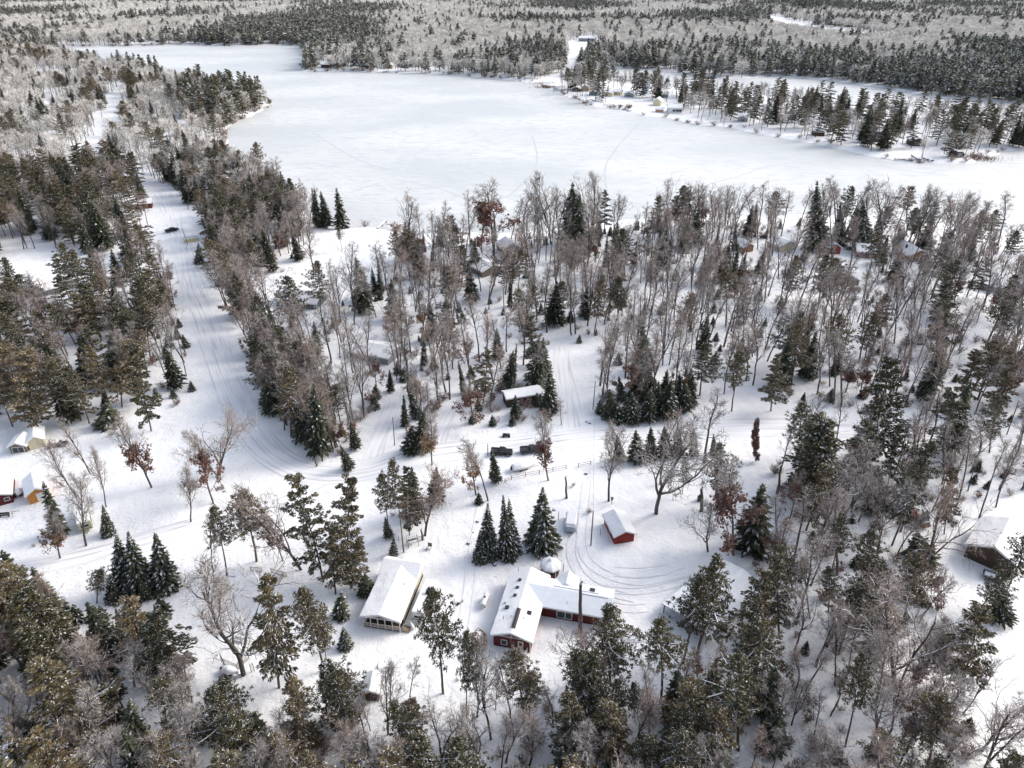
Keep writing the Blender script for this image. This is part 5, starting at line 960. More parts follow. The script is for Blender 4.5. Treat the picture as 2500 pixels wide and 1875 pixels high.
# ------------------------------------------------------------------ trees that stand out in the photograph: foot, tip, width
HERO = """
spruce 1191 1361 1191 1228 .85|slim snowy spruce, left of the pair above the red house|0
spruce 1240 1366 1228 1208 .7|tallest of the slim spruces between the yard tracks and the red house|1
spruce 1246 1358 1243 1218 .75|slim spruce tucked behind its taller twin above the red house|2
spruce 1173 1372 1172 1294 1.0|shortest spruce at the left end of the row of four|0
spruce 1323 1341 1325 1190 1.15|broad perfect spruce laden with snow left of the covered trailer|0
small 1170 1234 1168 1203 1.1|little round fir at the foot of a bare tree above the slim spruces|0
dense 950 1316 940 1262 .9|dark spruce behind the trunk of the tall thin pine|1
spire 961 1360 961 1311 1.3|small dark fir at the back corner of the cream cabin|2
red 986 1352 962 1130 .5|tall pine with a long bare trunk rising behind the cream cabin|2
red 948 1290 935 1150 .7
white 1000 1310 985 1145 .55
dense 1012 1262 1005 1140 .95
dense 1062 1232 1066 1140 1.1
yard 1038 1311 1045 1150 .9|pale-limbed bare tree in front of the olive evergreens above the cream cabin|1
oak 1162 1214 1140 1085 .9
bare 1192 1229 1182 1088 1.0
dense 1212 1185 1200 1095 .8
oak 1055 1140 1048 1010 .8
oak 1339 1181 1322 1030 .8|bare tree with red leaves on its lower branches by the rail fence|0
yard 1485 1231 1484 1040 .75|tall bare oak with a thick dark trunk above the red shed|2
yard 1600 1261 1592 1030 1.1|wide forked bare tree right of the red shed|3
bare 1610 1190 1600 1000 1.0
yard 1727 1354 1715 1235 1.0|thin bare tree above the open shelter|0
red 1664 1215 1677 1110 .55
bare 1717 1137 1718 950 1.2|crooked dark bare tree at the roadside right of the wood
spruce 1693 1121 1693 1040 .8
spruce 1742 1116 1742 1058 .8
red 1750 1243 1767 1082 .8
oak 1788 1363 1800 1150 .8|slender oak with brown leaf clusters above the open shelter
spire 1832 1345 1865 1182 1.6|narrow dark fir leaning right of the slender oak
dense 1512 1133 1508 1065 1.1
dense 1555 1135 1552 1050 1.2
dense 1590 1128 1588 1042 1.1
dense 1625 1122 1622 1040 1.2
spruce 1655 1118 1655 1030 .9
redoak 1845 1132 1842 1022 .55|narrow tree thick with dark red leaves beside the right road|0
whitesnow 1985 1228 2008 1015 1.2|wide layered white pine with long drooping limbs
white 1966 1302 2015 1125 .85|olive brown white pine in front of the wide layered pine
white 2133 1132 2157 880 .9|tallest layered white pine beside the right road
white 2098 1205 2140 1030 .8
white 2165 1190 2200 1040 .55
white 2330 1135 2338 950 .95
dense 2310 1110 2372 925 .8
red 2412 1112 2432 955 .9
white 2350 990 2395 860 1.0
white 1880 1010 1890 860 .9
white 2440 1000 2470 850 .9
red 2175 1338 2240 1120 .7|leaning red pine over the old off-road car
red 2200 1350 2225 1180 .3
white 2302 1310 2322 1130 .55
yard 2252 1402 2330 1225 1.0|leaning bare tree arching towards the brown garage|1
bare 2386 1272 2440 1085 .8|leaning bare tree behind the brown garage
bare 2428 1246 2482 1075 .8
small 2245 1375 2240 1300 1.4
red 2020 1431 2065 1265 .7
red 2000 1400 1985 1290 .7
red 1942 1482 1898 1310 .9
red 2092 1563 2185 1385 .8|leaning red pine left of the brown garage
red 2080 1545 2125 1365 .6
bare 1975 1520 1950 1330 .6
red 2020 1500 2030 1380 .8
oak 2238 1480 2292 1388 1.0|small leaning oak with red-brown leaves below the off-road car
small 2200 1470 2195 1435 1
small 2250 1478 2247 1432 1
red 2446 1472 2510 1310 .9|red pine at the right edge in front of the brown garage
white 2335 1702 2412 1465 .85|large spreading pine at lower right with a flat frosted crown
red 2060 1832 2112 1612 .6|leaning pine with a long bare trunk at lower right
yard 2180 1752 2222 1475 .85|big bare oak with a thick pale trunk at lower right|1
yard 2137 1786 2130 1560 .6
oak 2205 1850 2275 1640 .8
bare 2350 1746 2440 1615 .8
bare 2115 1880 2150 1690 .9
white 2040 1900 2050 1830 1.3
dense 2440 1520 2450 1430 1.2
red 1082 1697 1060 1427 .66|tall red pine between the cream cabin and the red house|0
red 1140 1758 1124 1538 .42|thinner frosted red pine right of the tallest pine in the yard|1
yard 1165 1754 1185 1590 .65
bare 1210 1737 1212 1640 .6
bare 1000 1710 1005 1600 .8
yard 948 1800 940 1668 .75
bare 905 1790 900 1700 .8
bare 996 1740 998 1700 1
yard 1408 1665 1392 1505 1.0|open bare oak in front of the dark red wing|3
red 1490 1692 1508 1482 .9|dense red pine covering the right end of the red house|3
white 1500 1660 1490 1530 .6
spire 1484 1520 1487 1482 1.0|small dark narrow fir against the red wall
red 1612 1722 1632 1528 1.0
red 1668 1627 1692 1400 .8|left of the two tall pines before the open shelter|0
red 1700 1607 1757 1375 .9|right of the two tall pines before the open shelter|3
oak 1700 1680 1700 1590 .9
oak 1745 1670 1755 1590 .8
bare 1585 1800 1600 1640 .8
red 1520 1790 1505 1650 .7
red 1550 1770 1540 1660 .5
white 1395 1850 1400 1680 .8
white 1450 1840 1465 1690 .8|drooping olive evergreen below the dark red wing
red 1292 1790 1290 1655 .9
bare 1350 1780 1330 1650 1.0
white 1690 1870 1700 1680 1.0
red 1860 1700 1850 1520 1.1
white 1840 1600 1850 1400 .8|very large dark pine right of the open shelter
white 1900 1560 1900 1370 .8
red 1800 1840 1790 1620 1.0
white 683 1687 640 1390 .62|tall olive pine leaning in front of the picket fence panels|1
red 792 1645 762 1425 .75|frosted red pine left of the cream cabin|1
red 800 1640 785 1500 .5
whitesnow 832 1775 815 1630 .95|low wide pine drooping with snow left of the small dark shed|1
spruce 845 1586 838 1530 1.2
spire 832 1512 835 1445 1.9
dense 897 1455 890 1400 1.5
yard 597 1655 545 1420 1.15|large leaning oak spreading over the buried boat|0
white 790 1425 738 1168 .68|left of the two tall crooked pines above the lawn|3
white 845 1420 838 1165 .62|right of the two tall crooked pines above the lawn|0
white 820 1455 800 1290 .8
white 860 1440 870 1310 .8
yard 736 1396 640 1195 .75|leaning bare tree left of the two crooked pines|3
red 628 1376 612 1195 1.0
oak 692 1374 670 1250 .7
red 556 1411 535 1240 .8|slim pine with hanging brown clusters left of the leaning trees
bare 525 1425 505 1270 .7
yard 468 1280 450 1155 .75|thin bare tree alone above the left lane|2
oak 522 1234 478 1085 .8|bare tree with red leaves low on its trunk
yard 537 1166 542 1005 1.0|widest bare tree beside the curving road|1
yard 536 1172 440 1060 .8|bare tree leaning far to the left by the curving road|0
oak 373 1197 326 1022 .75|small oak with brown leaves alone on the open snow|0
spruce 268 1312 250 1232 1.0|dark spruce at the foot of a bare tree left of the open snow|1
yard 262 1245 228 1112 .6
bare 223 1163 165 1020 .8
bare 232 1165 150 1060 .8
yard 190 1220 85 1090 .7|bare tree leaning over the orange shed
yard 213 1340 165 1170 .7|bare tree in front of the pale green camper
oak 150 1370 120 1255 1.0|brown-leaved oak in front of the orange shed
spire 150 1310 105 1175 1.1
spruce 312 1446 284 1302 .95|left of the three snowy spruces below the left lane|2
spruce 352 1450 312 1298 1.0|middle of the three snowy spruces below the left lane|0
spruce 408 1442 378 1300 1.15|right and broadest of the three snowy spruces below the left lane|1
spruce 280 1475 270 1400 1.1
red 240 1480 232 1400 1.2
spire 228 632 206 552 1.0|isolated narrow fir beside the upper left lawn
spruce 487 645 484 592 1.3|small round spruce beside the upper crossing
white 372 1060 338 850 .6|pine with a long bare trunk at the edge of the left wood
red 275 1010 235 850 .8
red 160 1045 110 880 1.0
white 300 1000 290 830 .8
white 335 985 320 830 .8
red 220 1040 190 900 .8
small 268 1045 262 985 1.6
spruce 262 1010 250 945 .9
white 90 1060 60 860 .9
spire 835 560 821 458 1.3|tall black fir at the tip of the near left shore
red 836 617 826 555 .8
oak 1205 628 1206 462 1.3|wide crooked oak with dark red leaves against the lake|1
spruce 1078 605 1072 533 1.0|small fir standing against the lake edge
spruce 1992 612 1995 438 .95|tall snowy fir standing above the right shore
spruce 2048 600 2052 490 1.0
spruce 2108 612 2106 478 1.0
spruce 2252 610 2282 512 1.0
yard 2150 612 2172 455 .85
yard 2235 612 2265 462 .8
yard 2262 672 2360 490 .6|thin bare tree leaning far right by the log cabin
white 2296 868 2328 690 .85|dark layered pine rising over the right wood|0
dense 1395 600 1398 445 1.1
dense 1410 610 1415 470 1.2
yard 1345 600 1340 440 .8
yard 1440 600 1450 440 .8
dense 985 640 990 540 .9
spire 930 720 922 628 1.0
spire 1012 600 1011 563 1
spire 1035 620 1033 561 1
spire 990 1045 985 965 1.2
dense 780 1115 765 935 .75|dark olive spruce at the inner corner of the curving road|1
red 712 1070 708 900 1
white 680 900 610 770 .7
dense 855 1150 830 1085 1.0
dense 870 1100 855 1030 1.0
dense 1000 1110 1005 1040 1.3
dense 1030 1105 1035 1000 1.2
white 1180 990 1200 850 .8|dark evergreen drooping over the low brown cabin
dense 1215 880 1212 800 1
spire 1340 1010 1343 900 1.4
bare 1370 1045 1372 970 1.2
spire 2005 1100 1997 1050 1.2
small 1505 1035 1505 985 1.6
dense 1540 1040 1545 960 1.3
dense 1580 1035 1590 950 1.4
dense 1620 1025 1640 930 1.5
dense 1670 1010 1675 935 1.5
dense 1490 1030 1488 950 1.2
red 665 262 652 238 .9
"""
for ln in HERO.strip().split('\n'):
    a, *b = ln.split('|'); k, bx, by, tx, ty, *w = a.split()
    hero(k, float(bx), float(by), float(tx), float(ty), float(w[0]) if w else 1.0, int(b[1]) if len(b) > 1 else None, b[0] if b else None)
# broken trunks and fallen wood
def snag(label, bx, by, tx, ty, rad, seed=0):
    f, lean, h = stand(bx, by, tx, ty); g = rnd(seed); t = MB(); n = 7; pts = [(lean*i/n+g.gauss(0, .07)*(i > 0), g.gauss(0, .05), h*i/n-(i == 0)*.3) for i in range(n+1)]
    t.tube(pts, [rad*(1-.35*i/n)*(1.25 if i == 0 else 1) for i in range(n+1)], 8); t.tube([pts[-1], (lean+.3, 0, h+.5)], [rad*.5, rad*.2], 5)
    tag(obj('broken_trunk', t, M_bark, None, (f[0], f[1], H1(*f)), smooth=False), label, 'broken tree trunk', land=None); PLACED.append((f[0], f[1], 1.5))
snag('broken dark trunk standing in the yard below the rail fence', 1383, 1224, 1381, 1173, .26, 1)
snag('tall broken trunk in front of the dark red wing', 1416, 1546, 1418, 1427, .38, 2)
snag('short broken trunk near the garden chair', 1033, 1322, 1028, 1298, .25, 3)
snag('dark broken trunk left of the wide layered pine', 1896, 1214, 1905, 1146, .32, 4)
snag('snow-topped broken trunk at right of the forked bare tree', 1711, 1255, 1712, 1200, .4, 5)
snag('black stump at the roadside corner below the inner evergreens', 775, 1142, 769, 1124, .22, 6)
# ------------------------------------------------------------------ scattered woods
for _x, _y, _r in ((2235, 1335, 4), (2240, 1375, 4), (1768, 1575, 3), (210, 1320, 3), (1200, 1150, 3), (100, 1120, 4), (2400, 1440, 4), (2430, 1470, 3)): PLACED.append((*P(_x, _y), _r))
RDC = [(A, w) for A, w in ROADS]
CLEAR = [wpoly(p) for p in [
    [(618, 685), (700, 668), (772, 680), (790, 762), (740, 790), (640, 800), (600, 740)],
    [(760, 560), (1000, 555), (985, 650), (910, 720), (820, 750), (770, 700)], [(838, 800), (960, 800), (960, 900), (850, 900)],
    [(0, 630), (175, 610), (240, 640), (330, 570), (400, 600), (250, 665), (170, 740), (0, 745)], [(340, 520), (420, 500), (500, 560), (490, 620), (420, 640), (400, 560)],
    [(1370, 860), (1440, 850), (1470, 1000), (1380, 1060)], [(860, 1100), (980, 980), (1000, 1060), (930, 1130)],
    [(0, 1060), (200, 1050), (440, 1000), (540, 960), (700, 1130), (900, 1130), (1500, 1080), (1850, 1050), (1920, 1280), (1760, 1500), (1600, 1640), (1350, 1680), (1000, 1800), (720, 1720), (650, 1600), (480, 1480), (400, 1460), (250, 1460), (150, 1350), (0, 1380)],
    [(2270, 1330), (2500, 1180), (2560, 1480), (2300, 1450)], [(2400, 1500), (2560, 1450), (2560, 1900), (2420, 1720)],
    [(1470, 225), (1660, 262), (1670, 285), (1480, 262)], [(2180, 370), (2290, 360), (2300, 390), (2190, 388)], [(1370, 110), (1440, 90), (1480, 110), (1440, 170), (1390, 175)],
    [(262, 240), (310, 225), (312, 300), (280, 350), (210, 430), (160, 440), (235, 345)], [(85, 180), (200, 185), (200, 205), (95, 210)], [(100, 250), (200, 250), (200, 285), (100, 290)]]]
hx = np.array([(a, b, c) for a, b, c in PLACED])
def allowed(X, Y, pad=1.0, roads=True, clear=True, heroes=True):
    ok = np.ones(X.shape, bool)
    for p in LK: ok &= ~inside(p, X, Y); ok &= pdist(p, X, Y) > 1.0
    if clear:
        for p in CLEAR: ok &= ~inside(p, X, Y)
    for p in FOOT: ok &= ~inside(p, X, Y)
    if roads:
        for A, w in RDC: ok &= pdist(A, X, Y, False) > w+pad
    if heroes:
        for a, b, c in hx: ok &= np.hypot(X-a, Y-b) > c
    return ok
CAND = []                                    # (distance, kind, x, y, h, w, lean)
def zone(px, s, mix, seed, hs=(.8, 1.15), jitter=.85, clump=None, **kw):
    pg = wpoly(px); g = np.random.default_rng(seed); x0, y0 = pg.min(0); x1, y1 = pg.max(0)
    X, Y = np.meshgrid(np.arange(x0, x1, s), np.arange(y0, y1, s)); X = X+(g.random(X.shape)-.5)*s*jitter*1.3; Y = Y+(g.random(X.shape)-.5)*s*jitter*1.3
    X, Y = X.ravel(), Y.ravel(); k = inside(pg, X, Y); X, Y = X[k], Y[k]; k = allowed(X, Y, **kw); X, Y = X[k], Y[k]
    names = list(mix); base = np.array([mix[n][0] for n in names])
    HS = [tuple(f.mean(0)) for f in FOOT if f[:, 1].mean() > 230]
    for x, y in zip(X, Y):
        if any(abs(x-cx*y/cy) < 5.5 and 0 < cy-y < 26 and g.random() < .7 for cx, cy in HS): continue
        nv = mn.noise(Vector((x*.035, y*.035, seed))); ww = base.copy()
        for i, n in enumerate(names):
            if n in ('red', 'white', 'dense', 'spire', 'whitesnow', 'spruce', 'farcon'): ww[i] *= max(.05, 1+2.6*nv)
        if clump and mn.noise(Vector((x*.05, y*.05, seed+7))) < clump: continue
        n = names[int(g.choice(len(names), p=ww/ww.sum()))]; H = mix[n][1]*g.uniform(*hs)*(1+.12*nv); CAND.append((math.hypot(x, y), n, float(x), float(y), float(H), float(g.uniform(.85, 1.2)), float(g.normal(0, .07)*H)))
CENTER = [(640, 650), (860, 600), (1000, 600), (1200, 590), (1450, 572), (1600, 555), (1800, 550), (2000, 552), (2300, 575), (2500, 610), (2620, 640), (2650, 1050), (2500, 1040), (2250, 1030), (1900, 1025), (1700, 1040), (1480, 1060), (1300, 1070), (1000, 1085), (880, 1160), (760, 1150), (640, 1010), (560, 860), (500, 700)]
zone(CENTER, 6.7, {'bare': (1.0, 19.5), 'oak': (.10, 12), 'red': (.13, 18), 'white': (.03, 17), 'dense': (.11, 14), 'spire': (.07, 12)}, 1, clump=-.2)
zone(CENTER, 6.0, {'small': (1, 3.5), 'shrub': (1.5, 2.2)}, 2, hs=(.6, 1.3), clump=-.1)
zone([(790, 600), (640, 560), (560, 470), (600, 440), (760, 530), (840, 560), (830, 600)], 5.5, {'spire': (.8, 16), 'dense': (.8, 16), 'bare': (1.4, 16)}, 3)
zone([(470, 560), (600, 540), (780, 620), (800, 680), (640, 680), (640, 820), (700, 900), (860, 1000), (800, 1120), (700, 1080), (600, 930), (540, 800), (500, 690)], 5.7, {'bare': (1.1, 17), 'red': (.3, 18), 'white': (.25, 18), 'dense': (.4, 16), 'oak': (.1, 11)}, 4, clump=-.2)
zone([(-120, 700), (60, 700), (180, 735), (250, 650), (330, 605), (395, 640), (440, 760), (475, 900), (480, 975), (400, 1030), (250, 1045), (100, 1050), (-120, 1080)], 6.0, {'bare': (.9, 16), 'red': (.55, 18), 'white': (.4, 18), 'dense': (.35, 16), 'oak': (.08, 11)}, 5, clump=-.22)
zone([(-120, 700), (480, 690), (480, 985), (250, 1080), (-120, 1090)], 6, {'small': (1, 3.5), 'shrub': (1, 2.2)}, 6, hs=(.6, 1.3), clump=-.05)
zone([(-200, 440), (150, 440), (240, 420), (380, 470), (420, 500), (330, 600), (200, 650), (0, 650), (-200, 660)], 7.0, {'bare': (.7, 17), 'white': (.6, 20), 'dense': (.7, 18), 'red': (.4, 18)}, 7)
zone([(-350, 130), (60, 128), (130, 140), (300, 180), (480, 222), (600, 240), (650, 262), (560, 312), (545, 345), (560, 400), (700, 500), (620, 540), (420, 470), (240, 430), (-350, 460)], 8.0, {'farbare': (1.25, 16), 'bare': (.5, 17), 'red': (.2, 20), 'dense': (.16, 19)}, 8, clump=-.22)
zone([(480, 218), (600, 240), (655, 258), (590, 300), (548, 318), (430, 300)], 8.5, {'farcon': (1, 22), 'white': (1, 22), 'farbare': (.3, 15)}, 9)
zone([(380, 430), (545, 400), (700, 500), (790, 560), (760, 620), (620, 620), (480, 560), (400, 480)], 6.4, {'bare': (1.1, 17), 'dense': (.5, 17), 'spire': (.5, 17), 'red': (.4, 17)}, 10, clump=-.25)
zone([(1380, 212), (1560, 230), (1700, 228), (1860, 250), (2050, 270), (2250, 288), (2620, 305), (2700, 350), (2440, 368), (2370, 394), (2200, 390), (2080, 364), (1860, 322), (1690, 298), (1640, 280), (1500, 262), (1380, 228)], 11.0, {'farcon': (.1, 20), 'white': (.8, 21), 'dense': (.3, 20), 'bare': (1.1, 17), 'farbare': (.4, 15)}, 11)
zone([(1360, 205), (1450, 205), (1620, 222), (1660, 262), (1480, 262), (1370, 228)], 13, {'bare': (1, 19), 'red': (.3, 20)}, 12)
zone([(190, 1490), (300, 1470), (420, 1470), (440, 1570), (200, 1570)], 4.2, {'dense': (1, 6), 'small': (1, 4), 'shrub': (.6, 2.5)}, 25, clear=False)
BL = [(-260, 1420), (60, 1475), (150, 1520), (250, 1580), (370, 1620), (450, 1650), (500, 1700), (530, 1750), (560, 1790), (540, 2160), (-260, 2160)]
zone(BL, 4.7, {'white': (1.0, 18), 'red': (.45, 17), 'bare': (.35, 15), 'dense': (.35, 14), 'yard': (.12, 12)}, 13, clear=False)
zone(BL, 4.6, {'small': (1, 4), 'shrub': (1, 2.6)}, 14, clear=False)
BM = [(560, 1790), (740, 1800), (900, 1800), (1010, 1850), (1180, 1790), (1300, 1730), (1500, 1750), (1700, 1700), (1830, 1640), (1930, 1620), (2010, 1760), (1990, 2160), (540, 2160)]
zone(BM, 4.4, {'bare': (.7, 13), 'yard': (.4, 11), 'red': (.5, 15), 'white': (.35, 14), 'dense': (.3, 11), 'oak': (.15, 9)}, 15, clear=False)
zone(BM, 2.9, {'shrub': (1.6, 2.4), 'small': (.35, 3.2), 'oak': (.05, 5)}, 16, clear=False)
RT_ = [(1860, 1130), (2100, 1090), (2560, 1090), (2560, 1180), (2380, 1260), (2290, 1330), (2240, 1470), (2000, 1640), (1830, 1640), (1770, 1500), (1850, 1350), (1930, 1260)]
zone(RT_, 6.0, {'bare': (1.2, 16), 'red': (.14, 16), 'oak': (.14, 10), 'dense': (.04, 10)}, 17, clear=False)
zone(RT_, 4.4, {'shrub': (1.4, 2.2), 'small': (.5, 3)}, 18, clear=False)
BR = [(2020, 1600), (2250, 1480), (2420, 1500), (2440, 1760), (2560, 1950), (2560, 2160), (2010, 2160)]
zone(BR, 5.2, {'bare': (1.1, 15), 'red': (.5, 16), 'yard': (.4, 13), 'oak': (.12, 9)}, 19, clear=False)
zone(BR, 4.0, {'shrub': (1.5, 2.2), 'small': (.2, 2.6)}, 20, clear=False)
CAND_E = np.random.default_rng(77)             # ragged brush along the lake edge
for pl, rng_ in ((LK[0], range(0, 20)), (LK[0], range(20, 34)), (LK[0], range(46, 74))):
    for i in rng_:
        if i+1 >= len(pl): break
        a, c = pl[i], pl[i+1]; L = math.hypot(*(c-a))
        for k in range(int(L/5)):
            if CAND_E.random() < .45: t = CAND_E.random(); CAND.append((1e6, 'shrub', float(a[0]+(c[0]-a[0])*t+CAND_E.normal(0, 2)), float(a[1]+(c[1]-a[1])*t+CAND_E.normal(0, 2)), float(CAND_E.uniform(1.5, 4)), 1.6, 0.0))
zone([(590, 900), (700, 930), (850, 1010), (890, 1090), (830, 1145), (740, 1130), (670, 1050), (620, 980)], 4.3, {'white': (.5, 14), 'red': (.5, 14), 'dense': (.7, 12), 'bare': (.7, 14), 'oak': (.2, 9)}, 26, clear=False, pad=-.5)
zone([(860, 1080), (1000, 1050), (1250, 1050), (1360, 1040), (1360, 950), (1200, 960), (900, 960)], 4.0, {'dense': (.5, 7), 'shrub': (1.2, 3), 'small': (.6, 4), 'bare': (.4, 9)}, 23, clear=False)
zone([(1440, 1050), (1700, 1030), (1690, 960), (1450, 960)], 4.0, {'dense': (.9, 9), 'shrub': (.8, 3), 'small': (.4, 4)}, 24, clear=False)
zone([(760, 1190), (1150, 1180), (1800, 1130), (1850, 1300), (1640, 1480), (1350, 1650), (1000, 1740), (640, 1600), (420, 1440), (60, 1340), (200, 1080), (500, 1040)], 10, {'shrub': (1, 1.5)}, 21, clear=False, hs=(.4, 1.2), clump=.05)
CAND.sort(); cnt = {}
for t in TREES: cnt[KINDW[t[1]][1]] = cnt.get(KINDW[t[1]][1], 0)+1
LIMIT = {'bare tree': 290, 'pine tree': 290, 'spruce tree': 260, 'fir tree': 120, 'young fir': 200, 'shrub': 230, 'oak tree': 100}
REST = []
for d, n, x, y, H, w, lean in CAND:
    c = KINDW[n][1]; px, py = to_px(x, y, H); bx_, by_ = to_px(x, y, 0)
    if cnt.get(c, 0) < LIMIT[c] and -40 < px < 2540 and py < 1900 and n not in ('farbare', 'farcon'):
        cnt[c] = cnt.get(c, 0)+1; plant(n, zlib.crc32(f'{x:.2f}{y:.1f}'.encode()), x, y, H, lean, w, split=d < 150)
    else: REST.append((n, x, y, H*w**.3, w))
print('individual', cnt, 'rest', len(REST))
# ------------------------------------------------------------------ woods nobody could count: one scattered object each
SRC = {}
def source(kind, i):
    k = (kind, i % len(LIB[kind]))
    return k
def scatter(name, label, items):
    keys = sorted({(n, i) for n in {t[0] for t in items} for i in range(len(LIB[n]))}); coll = bpy.data.collections.new(name+"_sources")
    for j, (n, i) in enumerate(keys):
        so = bpy.data.objects.new(f"{j:03d}_{n}", LIB[n][i]['all']); coll.objects.link(so)
    g = np.random.default_rng(len(items)); k = len(items); A = np.array([(t[1], t[2]) for t in items]); Z = hgt(A[:, 0], A[:, 1])
    me = bpy.data.meshes.new(name); me.vertices.add(k); me.vertices.foreach_set("co", np.stack([A[:, 0], A[:, 1], Z], 1).astype(np.float32).ravel())
    first = {}
    for j, (n, i) in enumerate(keys): first.setdefault(n, j)
    var = np.array([first[t[0]]+int(g.integers(len(LIB[t[0]]))) for t in items], np.int32)
    sc = np.array([(t[4]*t[3]/LIB[t[0]][0]['H'], t[4]*t[3]/LIB[t[0]][0]['H'], t[3]/LIB[t[0]][0]['H']) for t in items], np.float32); rt = np.stack([g.normal(0, .05, k), g.normal(0, .05, k), g.uniform(0, 6.28, k)], 1).astype(np.float32)
    a = me.attributes.new("variant", 'INT', 'POINT'); a.data.foreach_set("value", var)
    a = me.attributes.new("size", 'FLOAT_VECTOR', 'POINT'); a.data.foreach_set("vector", sc.ravel())
    a = me.attributes.new("turn", 'FLOAT_VECTOR', 'POINT'); a.data.foreach_set("vector", rt.ravel())
    ng = bpy.data.node_groups.new(name+"_nodes", 'GeometryNodeTree'); ng.interface.new_socket("Geometry", in_out='INPUT', socket_type='NodeSocketGeometry'); ng.interface.new_socket("Geometry", in_out='OUTPUT', socket_type='NodeSocketGeometry')
    N = ng.nodes; Lk = ng.links; gi = N.new("NodeGroupInput"); go = N.new("NodeGroupOutput"); ip = N.new("GeometryNodeInstanceOnPoints"); ci = N.new("GeometryNodeCollectionInfo")
    ci.inputs[0].default_value = coll; ci.inputs["Separate Children"].default_value = True; ci.inputs["Reset Children"].default_value = True
    def at(nm, ty):
        q = N.new("GeometryNodeInputNamedAttribute"); q.data_type = ty; q.inputs[0].default_value = nm; return q.outputs[0]
    Lk.new(gi.outputs[0], ip.inputs["Points"]); Lk.new(ci.outputs[0], ip.inputs["Instance"]); ip.inputs["Pick Instance"].default_value = True
    Lk.new(at("variant", 'INT'), ip.inputs["Instance Index"]); Lk.new(at("turn", 'FLOAT_VECTOR'), ip.inputs["Rotation"]); Lk.new(at("size", 'FLOAT_VECTOR'), ip.inputs["Scale"]); Lk.new(ip.outputs[0], go.inputs[0])
    o = link(name, me); m = o.modifiers.new("scatter", 'NODES'); m.node_group = ng; struct(o, label, 'stuff'); return o
far = []
def farzone(seed, y0, y1, s0, grow, mix, xl=-1.25, xr=1.25, keep=None):
    g = np.random.default_rng(seed); y = y0
    while y < y1:
        s = s0*(1+grow*(y-y0)/1000); hw = .92*y+140; X = np.arange(max(-hw, xl*y), min(hw, xr*y), s); X = X+g.uniform(-.5, .5, X.shape)*s; Y = y+g.uniform(-.5, .5, X.shape)*s
        ok = np.ones(X.shape, bool)
        for p in LK: ok &= ~inside(p, X, Y)
        for p in []: ok &= ~inside(p, X, Y)
        for p in FOOT:
            if p[:, 1].max() > 700: ok &= ~inside(p, X, Y)
        if keep: ok &= keep(X, Y)
        for cx, cy in FC: ok &= ~((np.abs(X-cx) < 8) & (Y > cy-45) & (Y < cy+12) & (g.random(X.shape) < .8))
        X, Y = X[ok], Y[ok]
        if not len(X): y += s*.92; continue
        D = np.minimum(pdist(shore[0], X, Y), pdist(shore[1], X, Y)); MX = mix(X, Y, D); s_ = s
        for x, yy, mx in zip(X, Y, MX):
            nv = mn.noise(Vector((x*.0035, yy*.0018, seed)))*2.3+mn.noise(Vector((x*.014, yy*.010, 3)))*.7; pc = min(.9, max(.04, .20+.75*nv+mx))
            if mn.noise(Vector((x*.004, yy*.0016, 91))) > .50 and yy > 1300: continue
            n = 'farcon' if g.random() < pc else 'farbare'; far.append((n, float(x), float(yy), float((23 if n == 'farcon' else 17)*g.uniform(.75, 1.15)), float(g.uniform(.95, 1.4)*s/s0)))
        y += s*.92
shore = [LK[0], LK[1]]
def mixf(x, y, d): return .42*np.clip(1-d/45, 0, 1)-np.where((x > 300) & (y < 1900), .18, 0)+np.where(x < 100, .12, 0)+np.where(y > 2400, .15, 0)
FC = [tuple(f.mean(0)) for f in FOOT if f[:, 1].mean() > 600]
TOPC = wpoly([(860, 8), (1150, 10), (1150, -3), (860, -3)]); TOPD = wpoly([(2250, 36), (2480, 30), (2480, 38), (2300, 42)])
def keepf(X, Y):
    back = (Y > 1130+0*X) | ((X > -470) & (Y > 850)) | ((X > 60) & (Y > 640))
    nl = ~inside(wpoly(LAKE), X, Y); pen = inside(wpoly([(1340, 190), (1700, 213), (2500, 290), (2900, 330), (2900, 420), (2400, 420), (1400, 270), (1340, 230)]), X, Y)
    return back & nl & ~pen & ~inside(TOPC, X, Y) & ~inside(TOPD, X, Y) & ~inside(wpoly([(1380, 105), (1445, 90), (1480, 118), (1420, 150), (1410, 190), (1340, 205), (1385, 160)]), X, Y)
farzone(31, 650, 1800, 9.6, .25, mixf, keep=keepf)
farzone(32, 1800, 5200, 13.5, .3, lambda x, y, d: .05+0*x, keep=keepf)
print('far', len(far))
scatter("far_woodland", "frosted pale woods and dark conifers spreading to the top edge behind the lake", far)
mid = [t for t in REST]
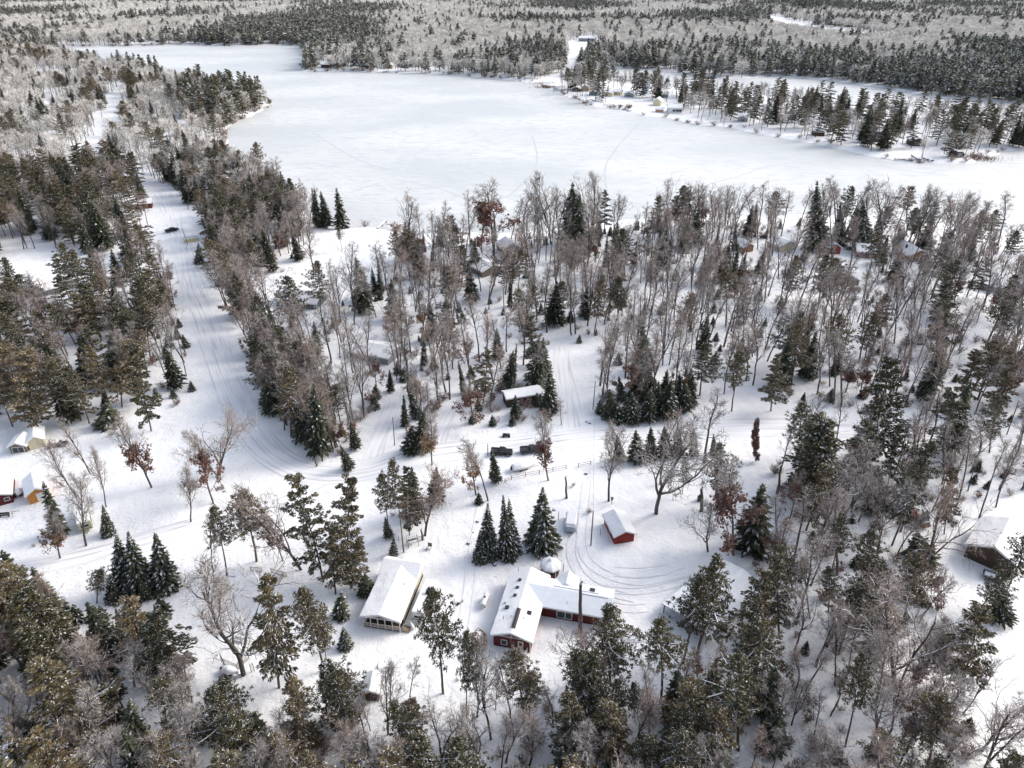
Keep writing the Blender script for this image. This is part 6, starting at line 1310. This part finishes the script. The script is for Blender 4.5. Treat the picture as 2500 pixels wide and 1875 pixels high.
scatter("woodland", "remaining crowded bare trees, evergreens and undergrowth of the nearer woods", mid)
# ------------------------------------------------------------------ a description for every scattered tree
WORD = {'bare': 'bare tree', 'yard': 'spreading bare tree', 'oak': 'brown-leaved oak', 'redoak': 'red-leaved oak', 'red': 'pine', 'white': 'layered pine', 'whitesnow': 'snow-laden pine', 'spruce': 'snowy spruce', 'dense': 'dark spruce', 'spire': 'narrow fir', 'small': 'young fir', 'shrub': 'twiggy shrub'}
LA = [(n, *to_px(x, y, 0), x, y) for n, x, y in LAND]
bucket = {}
for t in TREES:
    o, kind, h, lab, x, y = t; px, py = to_px(x, y, 0)
    o['group'] = {'young fir': 'young firs under the trees', 'shrub': 'shrubs in the woods'}.get(KINDW[kind][1], KINDW[kind][1]+'s around the cabins')
    if lab: o['label'] = lab; continue
    L = min(LA, key=lambda q: (q[3]-x)**2+(q[4]-y)**2); dx, dy = px-L[1], py-L[2]; dist = math.hypot(L[3]-x, L[4]-y)
    d = ('right of' if dx > 0 else 'left of') if abs(dx) > abs(dy)*1.3 else ('below' if dy > 0 else 'above')
    far_ = 'well ' if dist > 28 else ''
    bucket.setdefault((kind, f'{far_}{d} {L[0]}'), []).append((px, h, o))
ORD = ['leftmost', 'second', 'third', 'fourth', 'fifth', 'sixth', 'seventh', 'eighth', 'ninth', 'tenth', 'eleventh', 'twelfth', 'thirteenth', 'fourteenth', 'fifteenth', 'sixteenth', 'seventeenth', 'eighteenth', 'nineteenth', 'twentieth']
for (kind, place), L in bucket.items():
    L.sort(key=lambda q: q[0]); n = len(L)
    for i, (px, h, o) in enumerate(L):
        w = WORD[kind]
        if n == 1: o['label'] = f'{w} standing {place}'
        elif n == 2: o['label'] = f'{("left", "right")[i]} of two {w}s {place}'
        elif i == 0: o['label'] = f'leftmost {w} {place}'
        elif i == n-1: o['label'] = f'rightmost {w} {place}'
        elif i < 20: o['label'] = f'{ORD[i]} {w} from left {place}'
        else: o['label'] = f'{w} towards the right in the crowd {place}'
